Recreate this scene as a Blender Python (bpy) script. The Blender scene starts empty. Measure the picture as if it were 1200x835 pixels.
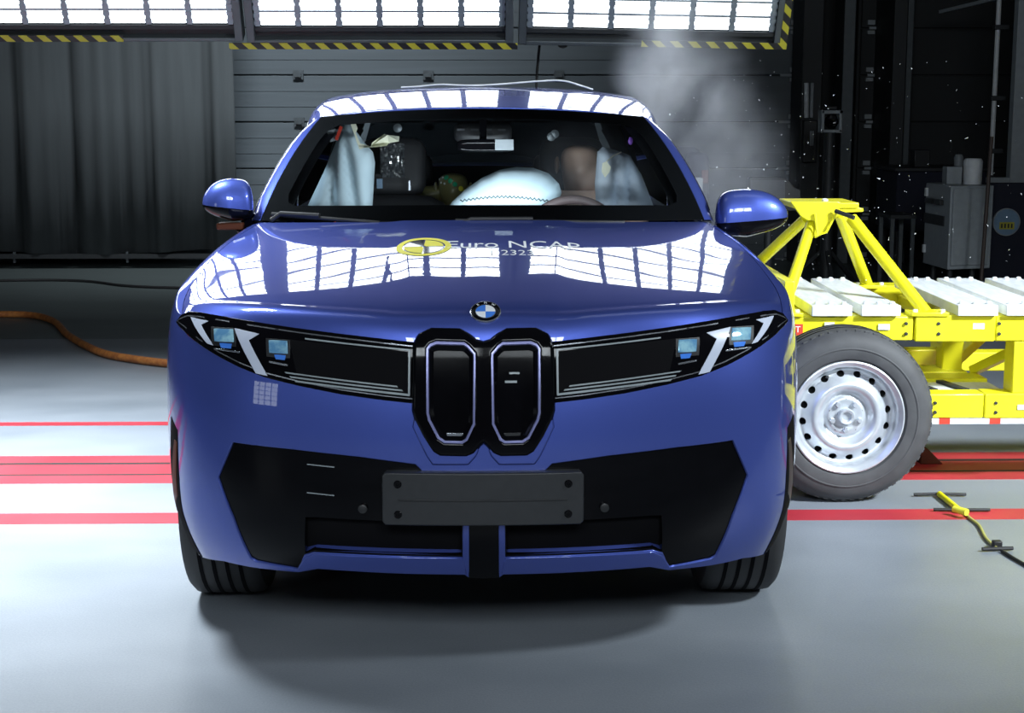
import bpy, bmesh, math, random
import numpy as np
from mathutils import Vector, Matrix
from mathutils.geometry import delaunay_2d_cdt

random.seed(7)
RNG = np.random.default_rng(11)
SC = bpy.context.scene
COL = SC.collection

# ------------------------------------------------------------------ camera
F_PX, PITCH, YAW = 1820.0, math.radians(9.28), math.radians(1.07)
CAM = np.array([0.0, -4.0, 1.55])
FW = np.array([math.sin(YAW) * math.cos(PITCH), math.cos(YAW) * math.cos(PITCH), -math.sin(PITCH)])
RT = np.array([math.cos(YAW), -math.sin(YAW), 0.0])
UP = np.cross(RT, FW)
cd = bpy.data.cameras.new('camera')
cam = bpy.data.objects.new('camera', cd)
COL.objects.link(cam)
cd.sensor_width = 36.0
cd.lens = F_PX / 1200.0 * 36.0
cd.clip_start, cd.clip_end = 0.05, 200
cam.matrix_world = Matrix(((RT[0], UP[0], -FW[0], CAM[0]), (RT[1], UP[1], -FW[1], CAM[1]), (RT[2], UP[2], -FW[2], CAM[2]), (0, 0, 0, 1)))
SC.camera = cam

# ------------------------------------------------------------------ world, exposure, light levels
SC.view_settings.view_transform = 'Standard'
SC.view_settings.look = 'None'
SC.view_settings.gamma = 1.0
SC.view_settings.use_curve_mapping = False
SC.view_settings.exposure = 0.0
SC.cycles.use_denoising = True
SC.cycles.max_bounces = 10
SC.cycles.transparent_max_bounces = 24
SC.cycles.volume_bounces = 1
SC.cycles.sample_clamp_indirect = 6.0
W = bpy.data.worlds.new('world')
SC.world = W
W.use_nodes = True
W.node_tree.nodes['Background'].inputs[0].default_value = (0.30, 0.36, 0.45, 1)
W.node_tree.nodes['Background'].inputs[1].default_value = 0.05
BACK_LIGHT = 8.0      # emission of the light panels behind the car
TOP_LIGHT = 31.0        # the ceiling bank above the front of the car, dimmed
MAIN_LIGHT = 1.0     # the ceiling banks right above the car
LIGHT_COL = (0.86, 0.94, 1.0)


def area(name, loc, aim, w, h, power, spread=180, col=LIGHT_COL):
    l = bpy.data.lights.new(name, 'AREA')
    l.shape = 'RECTANGLE'; l.size, l.size_y = w, h
    l.energy = power; l.color = col; l.spread = math.radians(spread)
    o = bpy.data.objects.new(name, l); COL.objects.link(o)
    o.location = loc
    o.rotation_euler = (Vector(aim) - Vector(loc)).to_track_quat('-Z', 'Y').to_euler()
    return o


# lamps of the hall outside the frame: floor bank left of the car, front bank for the trolley, hall lighting at the back
area('right_front_bank', (5.2, -1.6, 4.2), (2.1, 2.3, .5), 1.2, .6, 130, 60)
area('left_floor_bank', (-2.5, 2.0, 4.4), (-2.3, 2.0, 0), 1.2, .8, 220, 76)
area('cabin_fill_light', (0.0, 1.70, 1.165), (0.0, 2.7, 1.26), .5, .03, 5.0, 150)  # added fill light without a fixture, brightens the airbags and dummies
area('hall_lamp', (-1.6, 6.6, 6.0), (-1.9, 11.2, 1.3), 3.0, .5, 75, 62)


def proj(p):
    d = np.asarray(p, float) - CAM
    z = d @ FW
    return np.stack([600 + F_PX * (d @ RT) / z, 417.5 - F_PX * (d @ UP) / z], -1)


def at(px, py, y):
    d = FW * F_PX + RT * (px - 600) - UP * (py - 417.5)
    return CAM + d * ((y - CAM[1]) / d[1])


# ------------------------------------------------------------------ materials
def mat(name, col, rough=0.5, metal=0.0, coat=0.0, col2=None, scale=20.0, bump=0.0, emit=0.0, spec=0.5, stretch=None, rvar=0.08, lo=0.35, hi=0.65, detail=4, coat_rough=0.03):
    m = bpy.data.materials.new(name)
    m.use_nodes = True
    nt = m.node_tree
    b = nt.nodes['Principled BSDF']
    tc = nt.nodes.new('ShaderNodeTexCoord')
    mp = nt.nodes.new('ShaderNodeMapping')
    mp.inputs['Scale'].default_value = stretch or (1, 1, 1)
    nz = nt.nodes.new('ShaderNodeTexNoise')
    nz.inputs['Scale'].default_value = scale
    nz.inputs['Detail'].default_value = detail
    rp = nt.nodes.new('ShaderNodeValToRGB')
    c2 = col2 or tuple(min(1, c * 0.88) for c in col)
    rp.color_ramp.elements[0].color = (*c2, 1)
    rp.color_ramp.elements[1].color = (*col, 1)
    rp.color_ramp.elements[0].position, rp.color_ramp.elements[1].position = lo, hi
    L = nt.links.new
    L(tc.outputs['Object'], mp.inputs[0]); L(mp.outputs[0], nz.inputs[0]); L(nz.outputs[0], rp.inputs[0])
    L(rp.outputs[0], b.inputs['Base Color'])
    mr = nt.nodes.new('ShaderNodeMapRange')
    mr.inputs[3].default_value = max(0, rough - rvar * min(1, rough * 3)); mr.inputs[4].default_value = rough + rvar * min(1, rough * 3)
    L(nz.outputs[0], mr.inputs[0]); L(mr.outputs[0], b.inputs['Roughness'])
    b.inputs['Metallic'].default_value = metal
    b.inputs['Coat Weight'].default_value = coat
    b.inputs['Coat Roughness'].default_value = coat_rough
    b.inputs['Specular IOR Level'].default_value = spec
    if bump:
        bp = nt.nodes.new('ShaderNodeBump')
        bp.inputs['Strength'].default_value = bump
        bp.inputs['Distance'].default_value = 0.01
        L(nz.outputs[0], bp.inputs['Height']); L(bp.outputs[0], b.inputs['Normal'])
    if emit:
        L(rp.outputs[0], b.inputs['Emission Color'])
        b.inputs['Emission Strength'].default_value = emit
    return m


def lamp_mat(name, strength):
    m = bpy.data.materials.new(name)
    m.use_nodes = True
    nt = m.node_tree
    nt.nodes.clear()
    o = nt.nodes.new('ShaderNodeOutputMaterial')
    e = nt.nodes.new('ShaderNodeEmission')
    e.inputs[0].default_value = (*LIGHT_COL, 1)
    e.inputs[1].default_value = strength
    nt.links.new(e.outputs[0], o.inputs[0])
    return m


def glass_mat(name, tint, refl=1.0):
    m = bpy.data.materials.new(name)
    m.use_nodes = True
    nt = m.node_tree
    nt.nodes.clear()
    o = nt.nodes.new('ShaderNodeOutputMaterial')
    t = nt.nodes.new('ShaderNodeBsdfTransparent'); t.inputs[0].default_value = (*tint, 1)
    g = nt.nodes.new('ShaderNodeBsdfGlossy'); g.inputs['Roughness'].default_value = 0.0
    fr = nt.nodes.new('ShaderNodeFresnel'); fr.inputs[0].default_value = 1.45
    ml = nt.nodes.new('ShaderNodeMath'); ml.operation = 'MULTIPLY'; ml.inputs[1].default_value = refl
    mx = nt.nodes.new('ShaderNodeMixShader')
    L = nt.links.new
    L(fr.outputs[0], ml.inputs[0]); L(ml.outputs[0], mx.inputs[0]); L(t.outputs[0], mx.inputs[1]); L(g.outputs[0], mx.inputs[2]); L(mx.outputs[0], o.inputs[0])
    return m


def stripe_mat(name, pitch):
    m = mat(name, (0.55, 0.50, 0.02), 0.5)
    nt = m.node_tree
    b = nt.nodes['Principled BSDF']
    tc = nt.nodes.new('ShaderNodeTexCoord')
    sx = nt.nodes.new('ShaderNodeSeparateXYZ')
    a = nt.nodes.new('ShaderNodeMath'); a.operation = 'ADD'
    d = nt.nodes.new('ShaderNodeMath'); d.operation = 'DIVIDE'; d.inputs[1].default_value = pitch
    f = nt.nodes.new('ShaderNodeMath'); f.operation = 'FRACT'
    g = nt.nodes.new('ShaderNodeMath'); g.operation = 'GREATER_THAN'; g.inputs[1].default_value = 0.52
    mx = nt.nodes.new('ShaderNodeMix'); mx.data_type = 'RGBA'
    mx.inputs[6].default_value = (0.012, 0.012, 0.014, 1); mx.inputs[7].default_value = (0.42, 0.38, 0.03, 1)
    L = nt.links.new
    L(tc.outputs['Object'], sx.inputs[0]); L(sx.outputs[0], a.inputs[0]); L(sx.outputs[2], a.inputs[1])
    L(a.outputs[0], d.inputs[0]); L(d.outputs[0], f.inputs[0]); L(f.outputs[0], g.inputs[0]); L(g.outputs[0], mx.inputs[0])
    L(mx.outputs[2], b.inputs['Base Color'])
    return m


def floor_mat():
    m = mat('floor_paint', (0.30, 0.33, 0.37), 0.40, col2=(0.22, 0.25, 0.285), scale=1.3, stretch=(1, 1.6, 1), detail=7, rvar=0.10, lo=0.3, hi=0.7)
    nt = m.node_tree
    b = nt.nodes['Principled BSDF']
    ramp = next(n for n in nt.nodes if n.bl_idname == 'ShaderNodeValToRGB')
    tc = nt.nodes.new('ShaderNodeTexCoord'); sx = nt.nodes.new('ShaderNodeSeparateXYZ')
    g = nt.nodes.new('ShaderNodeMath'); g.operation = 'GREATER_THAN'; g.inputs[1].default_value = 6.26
    fine = nt.nodes.new('ShaderNodeTexNoise'); fine.inputs['Scale'].default_value = 160; fine.inputs['Detail'].default_value = 3
    mxf = nt.nodes.new('ShaderNodeMix'); mxf.data_type = 'RGBA'; mxf.blend_type = 'MULTIPLY'; mxf.inputs[0].default_value = 0.35
    mx = nt.nodes.new('ShaderNodeMix'); mx.data_type = 'RGBA'
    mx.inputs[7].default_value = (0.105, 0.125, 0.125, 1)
    L = nt.links.new
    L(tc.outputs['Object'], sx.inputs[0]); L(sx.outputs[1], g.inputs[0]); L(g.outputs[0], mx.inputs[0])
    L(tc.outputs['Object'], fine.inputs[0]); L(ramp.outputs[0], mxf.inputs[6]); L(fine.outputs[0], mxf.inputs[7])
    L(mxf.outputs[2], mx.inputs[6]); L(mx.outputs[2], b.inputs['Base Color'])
    bp = nt.nodes.new('ShaderNodeBump'); bp.inputs['Strength'].default_value = 0.12; bp.inputs['Distance'].default_value = 0.004
    L(fine.outputs[0], bp.inputs['Height']); L(bp.outputs[0], b.inputs['Normal'])
    return m


M = {}
M['paint'] = mat('blue_metallic_paint', (0.070, 0.105, 0.40), 0.42, metal=0.6, coat=1.0, col2=(0.066, 0.100, 0.385), scale=400, rvar=0.03, coat_rough=0.015, spec=0.5)
M['paint'].node_tree.nodes['Principled BSDF'].inputs['Specular Tint'].default_value = (0.10, 0.14, 0.42, 1)
M['gloss_black'] = mat('gloss_black_plastic', (0.003, 0.003, 0.004), 0.07, coat=0.0, spec=0.16, rvar=0.02)
M['grille_black'] = mat('grille_black', (0.003, 0.003, 0.004), 0.12, spec=0.06)
M['satin_black'] = mat('satin_black_plastic', (0.012, 0.013, 0.015), 0.42)
M['matt_black'] = mat('matt_black', (0.004, 0.004, 0.005), 0.9, spec=0.1)
M['plate_black'] = mat('plate_black', (0.020, 0.022, 0.025), 0.48, scale=60)
M['rubber'] = mat('tyre_rubber', (0.060, 0.062, 0.065), 0.68, col2=(0.044, 0.045, 0.048), scale=14, bump=0.05)
M['car_rubber'] = mat('car_tyre_rubber', (0.03, 0.031, 0.033), 0.7, scale=14)
M['silver'] = mat('silver_trim', (0.50, 0.53, 0.58), 0.25, metal=0.9)
M['thin_line'] = mat('grey_light_line', (0.26, 0.30, 0.32), 0.35)
M['contour'] = mat('kidney_contour', (0.22, 0.23, 0.45), 0.3, metal=0.3)
M['blade'] = mat('white_light_blade', (0.50, 0.55, 0.66), 0.3, coat=0.4, col2=(0.47, 0.52, 0.64))
M['led'] = mat('projector_lens', (0.40, 0.72, 0.85), 0.06, metal=0.3, coat=1.0, col2=(0.14, 0.36, 0.62), scale=30, lo=0.4, hi=0.6)
M['steel_rim'] = mat('steel_wheel_silver', (0.62, 0.66, 0.70), 0.36, metal=0.55)
M['yellow'] = mat('yellow_enamel', (0.84, 0.80, 0.015), 0.42, coat=0.25, col2=(0.76, 0.70, 0.012), scale=5)
M['zinc'] = mat('bright_aluminium', (0.86, 0.89, 0.91), 0.45, metal=0.2, col2=(0.72, 0.76, 0.79), scale=9, stretch=(6, 1, 1))
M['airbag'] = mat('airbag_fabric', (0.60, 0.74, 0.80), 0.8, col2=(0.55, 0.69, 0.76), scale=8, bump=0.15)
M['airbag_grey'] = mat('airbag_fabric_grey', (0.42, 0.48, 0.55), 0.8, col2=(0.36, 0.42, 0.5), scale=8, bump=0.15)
M['seam'] = mat('dark_seam', (0.06, 0.09, 0.10), 0.8)
M['skin'] = mat('tan_vinyl', (0.46, 0.32, 0.25), 0.45, col2=(0.41, 0.28, 0.22), scale=6)
M['skin_green'] = mat('olive_vinyl', (0.20, 0.19, 0.075), 0.42, col2=(0.15, 0.15, 0.06), scale=6)
M['trim_dark'] = mat('dark_cabin_trim', (0.020, 0.021, 0.024), 0.6, scale=30)
M['trim_grey'] = mat('grey_pillar_trim', (0.085, 0.09, 0.10), 0.75, scale=40)
M['wheel_trim'] = mat('steering_leather', (0.075, 0.055, 0.055), 0.5)
M['purple'] = mat('purple_switch', (0.22, 0.08, 0.50), 0.4)
M['paper'] = mat('cream_paper', (0.80, 0.80, 0.62), 0.7)
M['red'] = mat('red_mark', (0.60, 0.045, 0.02), 0.6)
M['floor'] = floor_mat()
M['red_line'] = mat('red_floor_paint', (0.46, 0.030, 0.045), 0.5, col2=(0.36, 0.022, 0.035), scale=3, detail=7)
M['groove'] = mat('dark_rail_groove', (0.012, 0.012, 0.013), 0.7)
M['door'] = mat('sectional_door_grey', (0.095, 0.115, 0.130), 0.55, scale=2.5, stretch=(0.3, 1, 9))
M['curtain'] = mat('curtain_cloth', (0.085, 0.095, 0.100), 0.95, scale=3, stretch=(5, 1, 0.4), spec=0.1)
M['dark_wall'] = mat('dark_wall', (0.028, 0.030, 0.032), 0.85, scale=2)
M['dark_steel'] = mat('dark_steel', (0.030, 0.033, 0.036), 0.55, metal=0.3)
M['frame_grey'] = mat('panel_frame_grey', (0.10, 0.115, 0.125), 0.45, metal=0.5)
M['tile_gap'] = mat('lamp_reflector', (0.25, 0.29, 0.33), 0.4, metal=0.4)
M['cabinet'] = mat('cabinet_grey', (0.27, 0.30, 0.32), 0.5)
M['white'] = mat('white_enamel', (0.62, 0.65, 0.67), 0.5)
M['blue_dark'] = mat('dark_blue_cover', (0.006, 0.008, 0.022), 0.8)
M['sign_blue'] = mat('sign_pale_blue', (0.16, 0.26, 0.38), 0.5)
M['sign_yellow'] = mat('sign_yellow', (0.42, 0.38, 0.03), 0.5)
M['hose'] = mat('orange_hose', (0.52, 0.20, 0.05), 0.55, col2=(0.34, 0.11, 0.03), scale=24, lo=0.4, hi=0.6, stretch=(1, 1, 1))
M['wire_white'] = mat('white_wire', (0.75, 0.78, 0.8), 0.4)
M['cable_black'] = mat('black_cable', (0.01, 0.01, 0.011), 0.6)
M['cable_olive'] = mat('yellow_cable', (0.42, 0.40, 0.10), 0.5)
M['roundel_blue'] = mat('roundel_blue', (0.06, 0.22, 0.75), 0.2, coat=1)
M['roundel_white'] = mat('roundel_white', (0.85, 0.88, 0.92), 0.2, coat=1)
M['decal_white'] = mat('decal_white', (0.85, 0.88, 0.9), 0.5)
M['decal_yellow'] = mat('decal_yellow', (0.75, 0.70, 0.05), 0.5)
M['foil'] = mat('crinkled_film', (0.05, 0.055, 0.06), 0.12, coat=1, bump=1.0, scale=60)
M['glass_bits'] = mat('glass_fragments', (0.75, 0.8, 0.85), 0.2)
M['glass'] = glass_mat('windscreen_glass', (0.80, 0.86, 0.88))
M['glass_side'] = glass_mat('side_glass', (0.30, 0.33, 0.36))
M['glass_rear'] = glass_mat('rear_glass', (0.05, 0.055, 0.06))
M['glass_lamp'] = glass_mat('lamp_cover', (0.9, 0.93, 0.95))
M['hazard'] = stripe_mat('hazard_stripes', 0.1035)
M['amber'] = mat('amber_brown', (0.10, 0.030, 0.015), 0.6, spec=0.15)
M['intake'] = mat('intake_mesh', (0.14, 0.145, 0.145), 0.6)
M['mirror_glass'] = mat('mirror_glass', (0.6, 0.6, 0.62), 0.03, metal=1)
M['lamp_back'] = lamp_mat('lamp_tile_glow', BACK_LIGHT)
M['lamp_top'] = lamp_mat('lamp_tile_dimmed', TOP_LIGHT)
M['lamp_dim'] = lamp_mat('lamp_tile_dim', 4.0)
M['lamp_main'] = lamp_mat('lamp_tile_main', MAIN_LIGHT)

# ------------------------------------------------------------------ objects
ORG = {}


def link(name, me, parent=None, m=None):
    o = bpy.data.objects.new(name, me)
    COL.objects.link(o)
    if parent is not None:
        o.parent = parent
    if m is not None:
        me.materials.append(m)
    return o


def tag(o, label=None, cat=None, group=None, kind=None):
    for k, v in (('label', label), ('category', cat), ('group', group), ('kind', kind)):
        if v:
            o[k] = v
    return o


def thing(name, label, cat, loc=(0, 0, 0), group=None):
    o = bpy.data.objects.new(name, None)
    o.empty_display_size = 0.1
    COL.objects.link(o)
    o.location = loc
    ORG[o] = np.array(loc, float)
    return tag(o, label, cat, group)


def org(parent):
    p = parent
    while p is not None:
        if p in ORG:
            return ORG[p]
        p = p.parent
    return np.zeros(3)


def raw(name, V, Fc, m, parent=None, N=None, smooth=None, bevel=0.0, sub=0):
    """V in world coordinates; the mesh is stored about the root of its thing"""
    V = np.asarray(V, float) - org(parent)
    me = bpy.data.meshes.new(name)
    me.from_pydata([tuple(v) for v in V], [], [tuple(int(i) for i in f) for f in Fc])
    if N is not None:
        me.shade_smooth()
        me.normals_split_custom_set_from_vertices([tuple(n) for n in N])
    elif smooth is not None:
        me.shade_smooth()
        if smooth < 179:
            me.set_sharp_from_angle(angle=math.radians(smooth))
    o = link(name, me, parent, m)
    if bevel:
        b = o.modifiers.new('bevel', 'BEVEL'); b.width = bevel; b.segments = 2; b.limit_method = 'ANGLE'
    if sub:
        s = o.modifiers.new('sub', 'SUBSURF'); s.levels = sub; s.render_levels = sub
    return o


class MB:
    def __init__(self):
        self.v, self.f = [], []

    def add(self, V, Fc):
        n = len(self.v)
        self.v += [tuple(p) for p in V]
        self.f += [tuple(i + n for i in f) for f in Fc]
        return self

    def box(self, lo, hi, R=None, c=None):
        lo, hi = np.array(lo, float), np.array(hi, float)
        V = np.array([[(lo, hi)[i][0], (lo, hi)[j][1], (lo, hi)[k][2]] for i in (0, 1) for j in (0, 1) for k in (0, 1)])
        if R is not None:
            c = (lo + hi) / 2 if c is None else np.array(c, float)
            V = (V - c) @ np.array(R).T + c
        return self.add(V, [(0, 1, 3, 2), (4, 6, 7, 5), (0, 4, 5, 1), (2, 3, 7, 6), (0, 2, 6, 4), (1, 5, 7, 3)])

    def bar(self, p, q, w, h, upv=(0, 0, 1)):
        p, q = np.array(p, float), np.array(q, float)
        d = (q - p) / np.linalg.norm(q - p)
        s = np.cross(d, upv); s /= np.linalg.norm(s)
        u = np.cross(s, d)
        V = [e + s * a * w / 2 + u * b * h / 2 for e in (p, q) for a, b in ((-1, -1), (1, -1), (1, 1), (-1, 1))]
        return self.add(V, [(0, 3, 2, 1), (4, 5, 6, 7), (0, 1, 5, 4), (1, 2, 6, 5), (2, 3, 7, 6), (3, 0, 4, 7)])

    def tube(self, path, r, n=10, cap=True):
        P = np.array(path, float)
        r = np.broadcast_to(np.asarray(r, float), (len(P),))
        T = np.gradient(P, axis=0)
        T /= np.linalg.norm(T, axis=1)[:, None] + 1e-12
        ref = np.array([0, 0, 1.0]) if abs(T[0][2]) < 0.9 else np.array([1.0, 0, 0])
        V = []
        a = np.cross(T[0], ref); a /= np.linalg.norm(a)
        for i in range(len(P)):
            a = a - T[i] * (a @ T[i]); a /= np.linalg.norm(a)
            b = np.cross(T[i], a)
            for k in range(n):
                t = 2 * math.pi * k / n
                V.append(P[i] + r[i] * (a * math.cos(t) + b * math.sin(t)))
        Fc = [(i * n + k, i * n + (k + 1) % n, (i + 1) * n + (k + 1) % n, (i + 1) * n + k) for i in range(len(P) - 1) for k in range(n)]
        if cap:
            Fc += [tuple(range(n))[::-1], tuple((len(P) - 1) * n + k for k in range(n))]
        return self.add(V, Fc)

    def lathe(self, prof, c, axis, n=32, close=False):
        """prof: (radius, along axis)"""
        ax = np.array(axis, float); ax /= np.linalg.norm(ax)
        a = np.cross(ax, (0, 0, 1.0)) if abs(ax[2]) < 0.9 else np.cross(ax, (1.0, 0, 0))
        a /= np.linalg.norm(a); b = np.cross(ax, a)
        c = np.array(c, float)
        V = [c + ax * h + r * (a * math.cos(2 * math.pi * k / n) + b * math.sin(2 * math.pi * k / n)) for r, h in prof for k in range(n)]
        m = len(prof)
        Fc = [(i * n + k, i * n + (k + 1) % n, ((i + 1) % m) * n + (k + 1) % n, ((i + 1) % m) * n + k) for i in range(m if close else m - 1) for k in range(n)]
        return self.add(V, Fc)

    def ball(self, c, rad, n=16, m=10, R=None):
        V, Fc = [], []
        for i in range(m + 1):
            t = math.pi * i / m
            for k in range(n):
                p = 2 * math.pi * k / n
                V.append((math.sin(t) * math.cos(p), math.sin(t) * math.sin(p), math.cos(t)))
        V = np.array(V) * np.array(rad)
        if R is not None:
            V = V @ np.array(R).T
        for i in range(m):
            for k in range(n):
                Fc.append((i * n + k, (i + 1) * n + k, (i + 1) * n + (k + 1) % n, i * n + (k + 1) % n))
        return self.add(V + np.array(c), Fc)

    def prism(self, poly, a, b, to3):
        """poly 2D, extruded between a and b; to3(u, v, t) -> point"""
        n = len(poly)
        V = [to3(u, v, a) for u, v in poly] + [to3(u, v, b) for u, v in poly]
        Fc = [tuple(range(n))[::-1], tuple(range(n, 2 * n))] + [(i, (i + 1) % n, n + (i + 1) % n, n + i) for i in range(n)]
        return self.add(V, Fc)

    def build(self, name, m, parent=None, bevel=0.0, smooth=40, sub=0):
        o = raw(name, self.v, self.f, m, parent, None, smooth, bevel, sub)
        bm = bmesh.new(); bm.from_mesh(o.data)
        bmesh.ops.remove_doubles(bm, verts=bm.verts, dist=1e-6)
        bmesh.ops.recalc_face_normals(bm, faces=bm.faces)
        bm.to_mesh(o.data); bm.free()
        return o


def box(name, lo, hi, m, parent=None, bevel=0.0, R=None):
    return MB().box(lo, hi, R).build(name, m, parent, bevel)


def rot(ax, deg):
    return np.array(Matrix.Rotation(math.radians(deg), 3, ax))


def nspline(t, P):
    """natural cubic spline"""
    t = np.asarray(t, float); P = np.asarray(P, float)
    n = len(t); h = np.diff(t)
    A = np.zeros((n, n)); A[0, 0] = A[-1, -1] = 1
    R = np.zeros(P.shape)
    for i in range(1, n - 1):
        A[i, i - 1], A[i, i], A[i, i + 1] = h[i - 1], 2 * (h[i - 1] + h[i]), h[i]
        R[i] = 6 * ((P[i + 1] - P[i]) / h[i] - (P[i] - P[i - 1]) / h[i - 1])
    Mx = np.linalg.solve(A, R)

    def f(x):
        x = np.asarray(x, float)
        xc = np.clip(x, t[0], t[-1])
        i = np.clip(np.searchsorted(t, xc, 'right') - 1, 0, n - 2)
        a = t[i + 1] - xc; b = xc - t[i]; hh = h[i]
        if P.ndim > 1:
            a, b, hh = a[..., None], b[..., None], hh[..., None]
        return Mx[i] * a**3 / (6 * hh) + Mx[i + 1] * b**3 / (6 * hh) + (P[i] / hh - Mx[i] * hh / 6) * a + (P[i + 1] / hh - Mx[i + 1] * hh / 6) * b
    return f


def chord(P):
    P = np.asarray(P, float)
    return np.concatenate([[0], np.cumsum(np.linalg.norm(np.diff(P, axis=0), axis=1))])


def sstep(x, a, b):
    t = np.clip((np.asarray(x, float) - a) / (b - a), 0, 1)
    return t * t * (3 - 2 * t)


def curve(P, n):
    P = np.asarray(P, float)
    t = chord(P)
    return nspline(t, P)(np.linspace(0, t[-1], n))


def inside(pts, poly):
    x, y = pts[:, 0], pts[:, 1]
    c = np.zeros(len(pts), bool)
    n = len(poly)
    for i in range(n):
        x0, y0 = poly[i]; x1, y1 = poly[(i + 1) % n]
        if y0 == y1:
            continue
        k = ((y0 > y) != (y1 > y)) & (x < (x1 - x0) * (y - y0) / (y1 - y0) + x0)
        c ^= k
    return c


def edge_dist(pts, poly):
    d = np.full(len(pts), 1e9)
    n = len(poly)
    for i in range(n):
        a, b = np.array(poly[i]), np.array(poly[(i + 1) % n])
        ab = b - a
        t = np.clip(((pts - a) @ ab) / (ab @ ab + 1e-15), 0, 1)
        d = np.minimum(d, np.linalg.norm(pts - (a + t[:, None] * ab), axis=1))
    return d


def dense(poly, res):
    out = []
    n = len(poly)
    for i in range(n):
        a, b = np.array(poly[i], float), np.array(poly[(i + 1) % n], float)
        k = max(1, int(math.ceil(np.linalg.norm(b - a) / res)))
        for j in range(k):
            out.append(a + (b - a) * j / k)
    return out


def fill2d(outer, holes, res):
    loops = [dense(outer, res)] + [dense(h, res) for h in holes]
    o2 = np.array(loops[0])
    x0, y0 = o2.min(0); x1, y1 = o2.max(0)
    xs = np.arange(x0 + res / 2, x1, res); ys = np.arange(y0 + res / 2, y1, res * 0.87)
    g = np.array([(x + (res / 2 if j % 2 else 0), y) for j, y in enumerate(ys) for x in xs]).reshape(-1, 2)
    if len(g):
        keep = inside(g, loops[0]) & (edge_dist(g, loops[0]) > res * 0.45)
        for h in loops[1:]:
            keep &= ~inside(g, h) & (edge_dist(g, h) > res * 0.45)
        g = g[keep]
    pts, edges = [], []
    for l in loops:
        s = len(pts)
        pts += [tuple(p) for p in l]
        edges += [(s + i, s + (i + 1) % len(l)) for i in range(len(l))]
    pts += [tuple(p) for p in g]
    r = delaunay_2d_cdt([Vector(p) for p in pts], edges, [], 0, 1e-7)
    V = np.array([tuple(v) for v in r[0]])
    T = np.array([f for f in r[2] if len(f) == 3])
    c = V[T].mean(1)
    keep = inside(c, loops[0])
    for h in loops[1:]:
        keep &= ~inside(c, h)
    T = T[keep]
    a, b, cc = V[T[:, 0]], V[T[:, 1]], V[T[:, 2]]
    area = (b[:, 0] - a[:, 0]) * (cc[:, 1] - a[:, 1]) - (b[:, 1] - a[:, 1]) * (cc[:, 0] - a[:, 0])
    T = T[np.abs(area) > 1e-12]; area = area[np.abs(area) > 1e-12]
    T[area < 0] = T[area < 0][:, ::-1]
    used = np.unique(T)
    mp = -np.ones(len(V), int); mp[used] = np.arange(len(used))
    return V[used], mp[T]


def fnormals(fn, a, b, e=1e-4):
    du = fn(a + e, b) - fn(a - e, b)
    dv = fn(a, b + e) - fn(a, b - e)
    n = np.cross(du, dv)
    return n / (np.linalg.norm(n, axis=1)[:, None] + 1e-15)


def skirt(V, N, T, bev, depth, skip=None):
    """rounded edge and return flange round the border of a panel"""
    T = np.asarray(T)
    cnt = {}
    for t in T:
        for i in range(3):
            a, b = int(t[i]), int(t[(i + 1) % 3])
            k = (min(a, b), max(a, b))
            cnt.setdefault(k, []).append((a, b))
    be = [v[0] for v in cnt.values() if len(v) == 1]
    if skip is not None:
        be = [(a, b) for a, b in be if not (skip[a] and skip[b])]
    out = {}
    for a, b in be:
        d = V[b] - V[a]
        o = np.cross(d, N[a] + N[b])
        o /= np.linalg.norm(o) + 1e-15
        for i in (a, b):
            out[i] = out.get(i, 0) + o
    idx = list(out)
    O = np.array([out[i] / (np.linalg.norm(out[i]) + 1e-12) for i in idx])
    if skip is not None:
        for k, i in enumerate(idx):
            if skip[i]:
                O[k][0] = 0; O[k] /= np.linalg.norm(O[k]) + 1e-12
    n0 = len(V)
    m = {i: k for k, i in enumerate(idx)}
    R1 = V[idx] + O * bev - N[idx] * bev
    R2 = R1 - N[idx] * depth
    V2 = np.vstack([V, R1, R2])
    n1 = O + 0.25 * N[idx]; n1 /= np.linalg.norm(n1, axis=1)[:, None]
    N2 = np.vstack([N, n1, O])
    Fx = [tuple(t) for t in T]
    k = len(idx)
    for a, b in be:
        i, j = m[a], m[b]
        Fx += [(b, a, n0 + i, n0 + j), (n0 + j, n0 + i, n0 + k + i, n0 + k + j)]
    return V2, N2, Fx


def panel(name, fn, outer, m, parent, holes=(), res=0.025, off=0.0, bev=0.002, depth=0.012, both=False, side=1, extra=None, flip=False):
    """a panel lying on the surface fn; half shape for the right side, mirrored when side=-1 or both"""
    ab, T = fill2d(outer, list(holes), res)
    a, b = ab[:, 0], ab[:, 1]
    V = fn(a, b); N = fnormals(fn, a, b)
    if flip:
        N = -N; T = T[:, ::-1]
    V = V + N * off
    skip = np.abs(a) < 1e-6 if both else None
    if bev or depth:
        V, N, Fc = skirt(V, N, T, bev, depth, skip)
    else:
        Fc = [tuple(t) for t in T]
    if extra is not None:
        for V3, N3, F3 in extra:
            n = len(V)
            V = np.vstack([V, V3]); N = np.vstack([N, N3]); Fc = list(Fc) + [tuple(i + n for i in f) for f in F3]
    if both or side < 0:
        Vm = V * (-1, 1, 1); Nm = N * (-1, 1, 1); Fm = [tuple(f)[::-1] for f in Fc]
        if both:
            n = len(V)
            V, N, Fc = np.vstack([V, Vm]), np.vstack([N, Nm]), list(Fc) + [tuple(i + n for i in f) for f in Fm]
        else:
            V, N, Fc = Vm, Nm, Fm
    return raw(name, V, Fc, m, parent, N)


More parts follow.
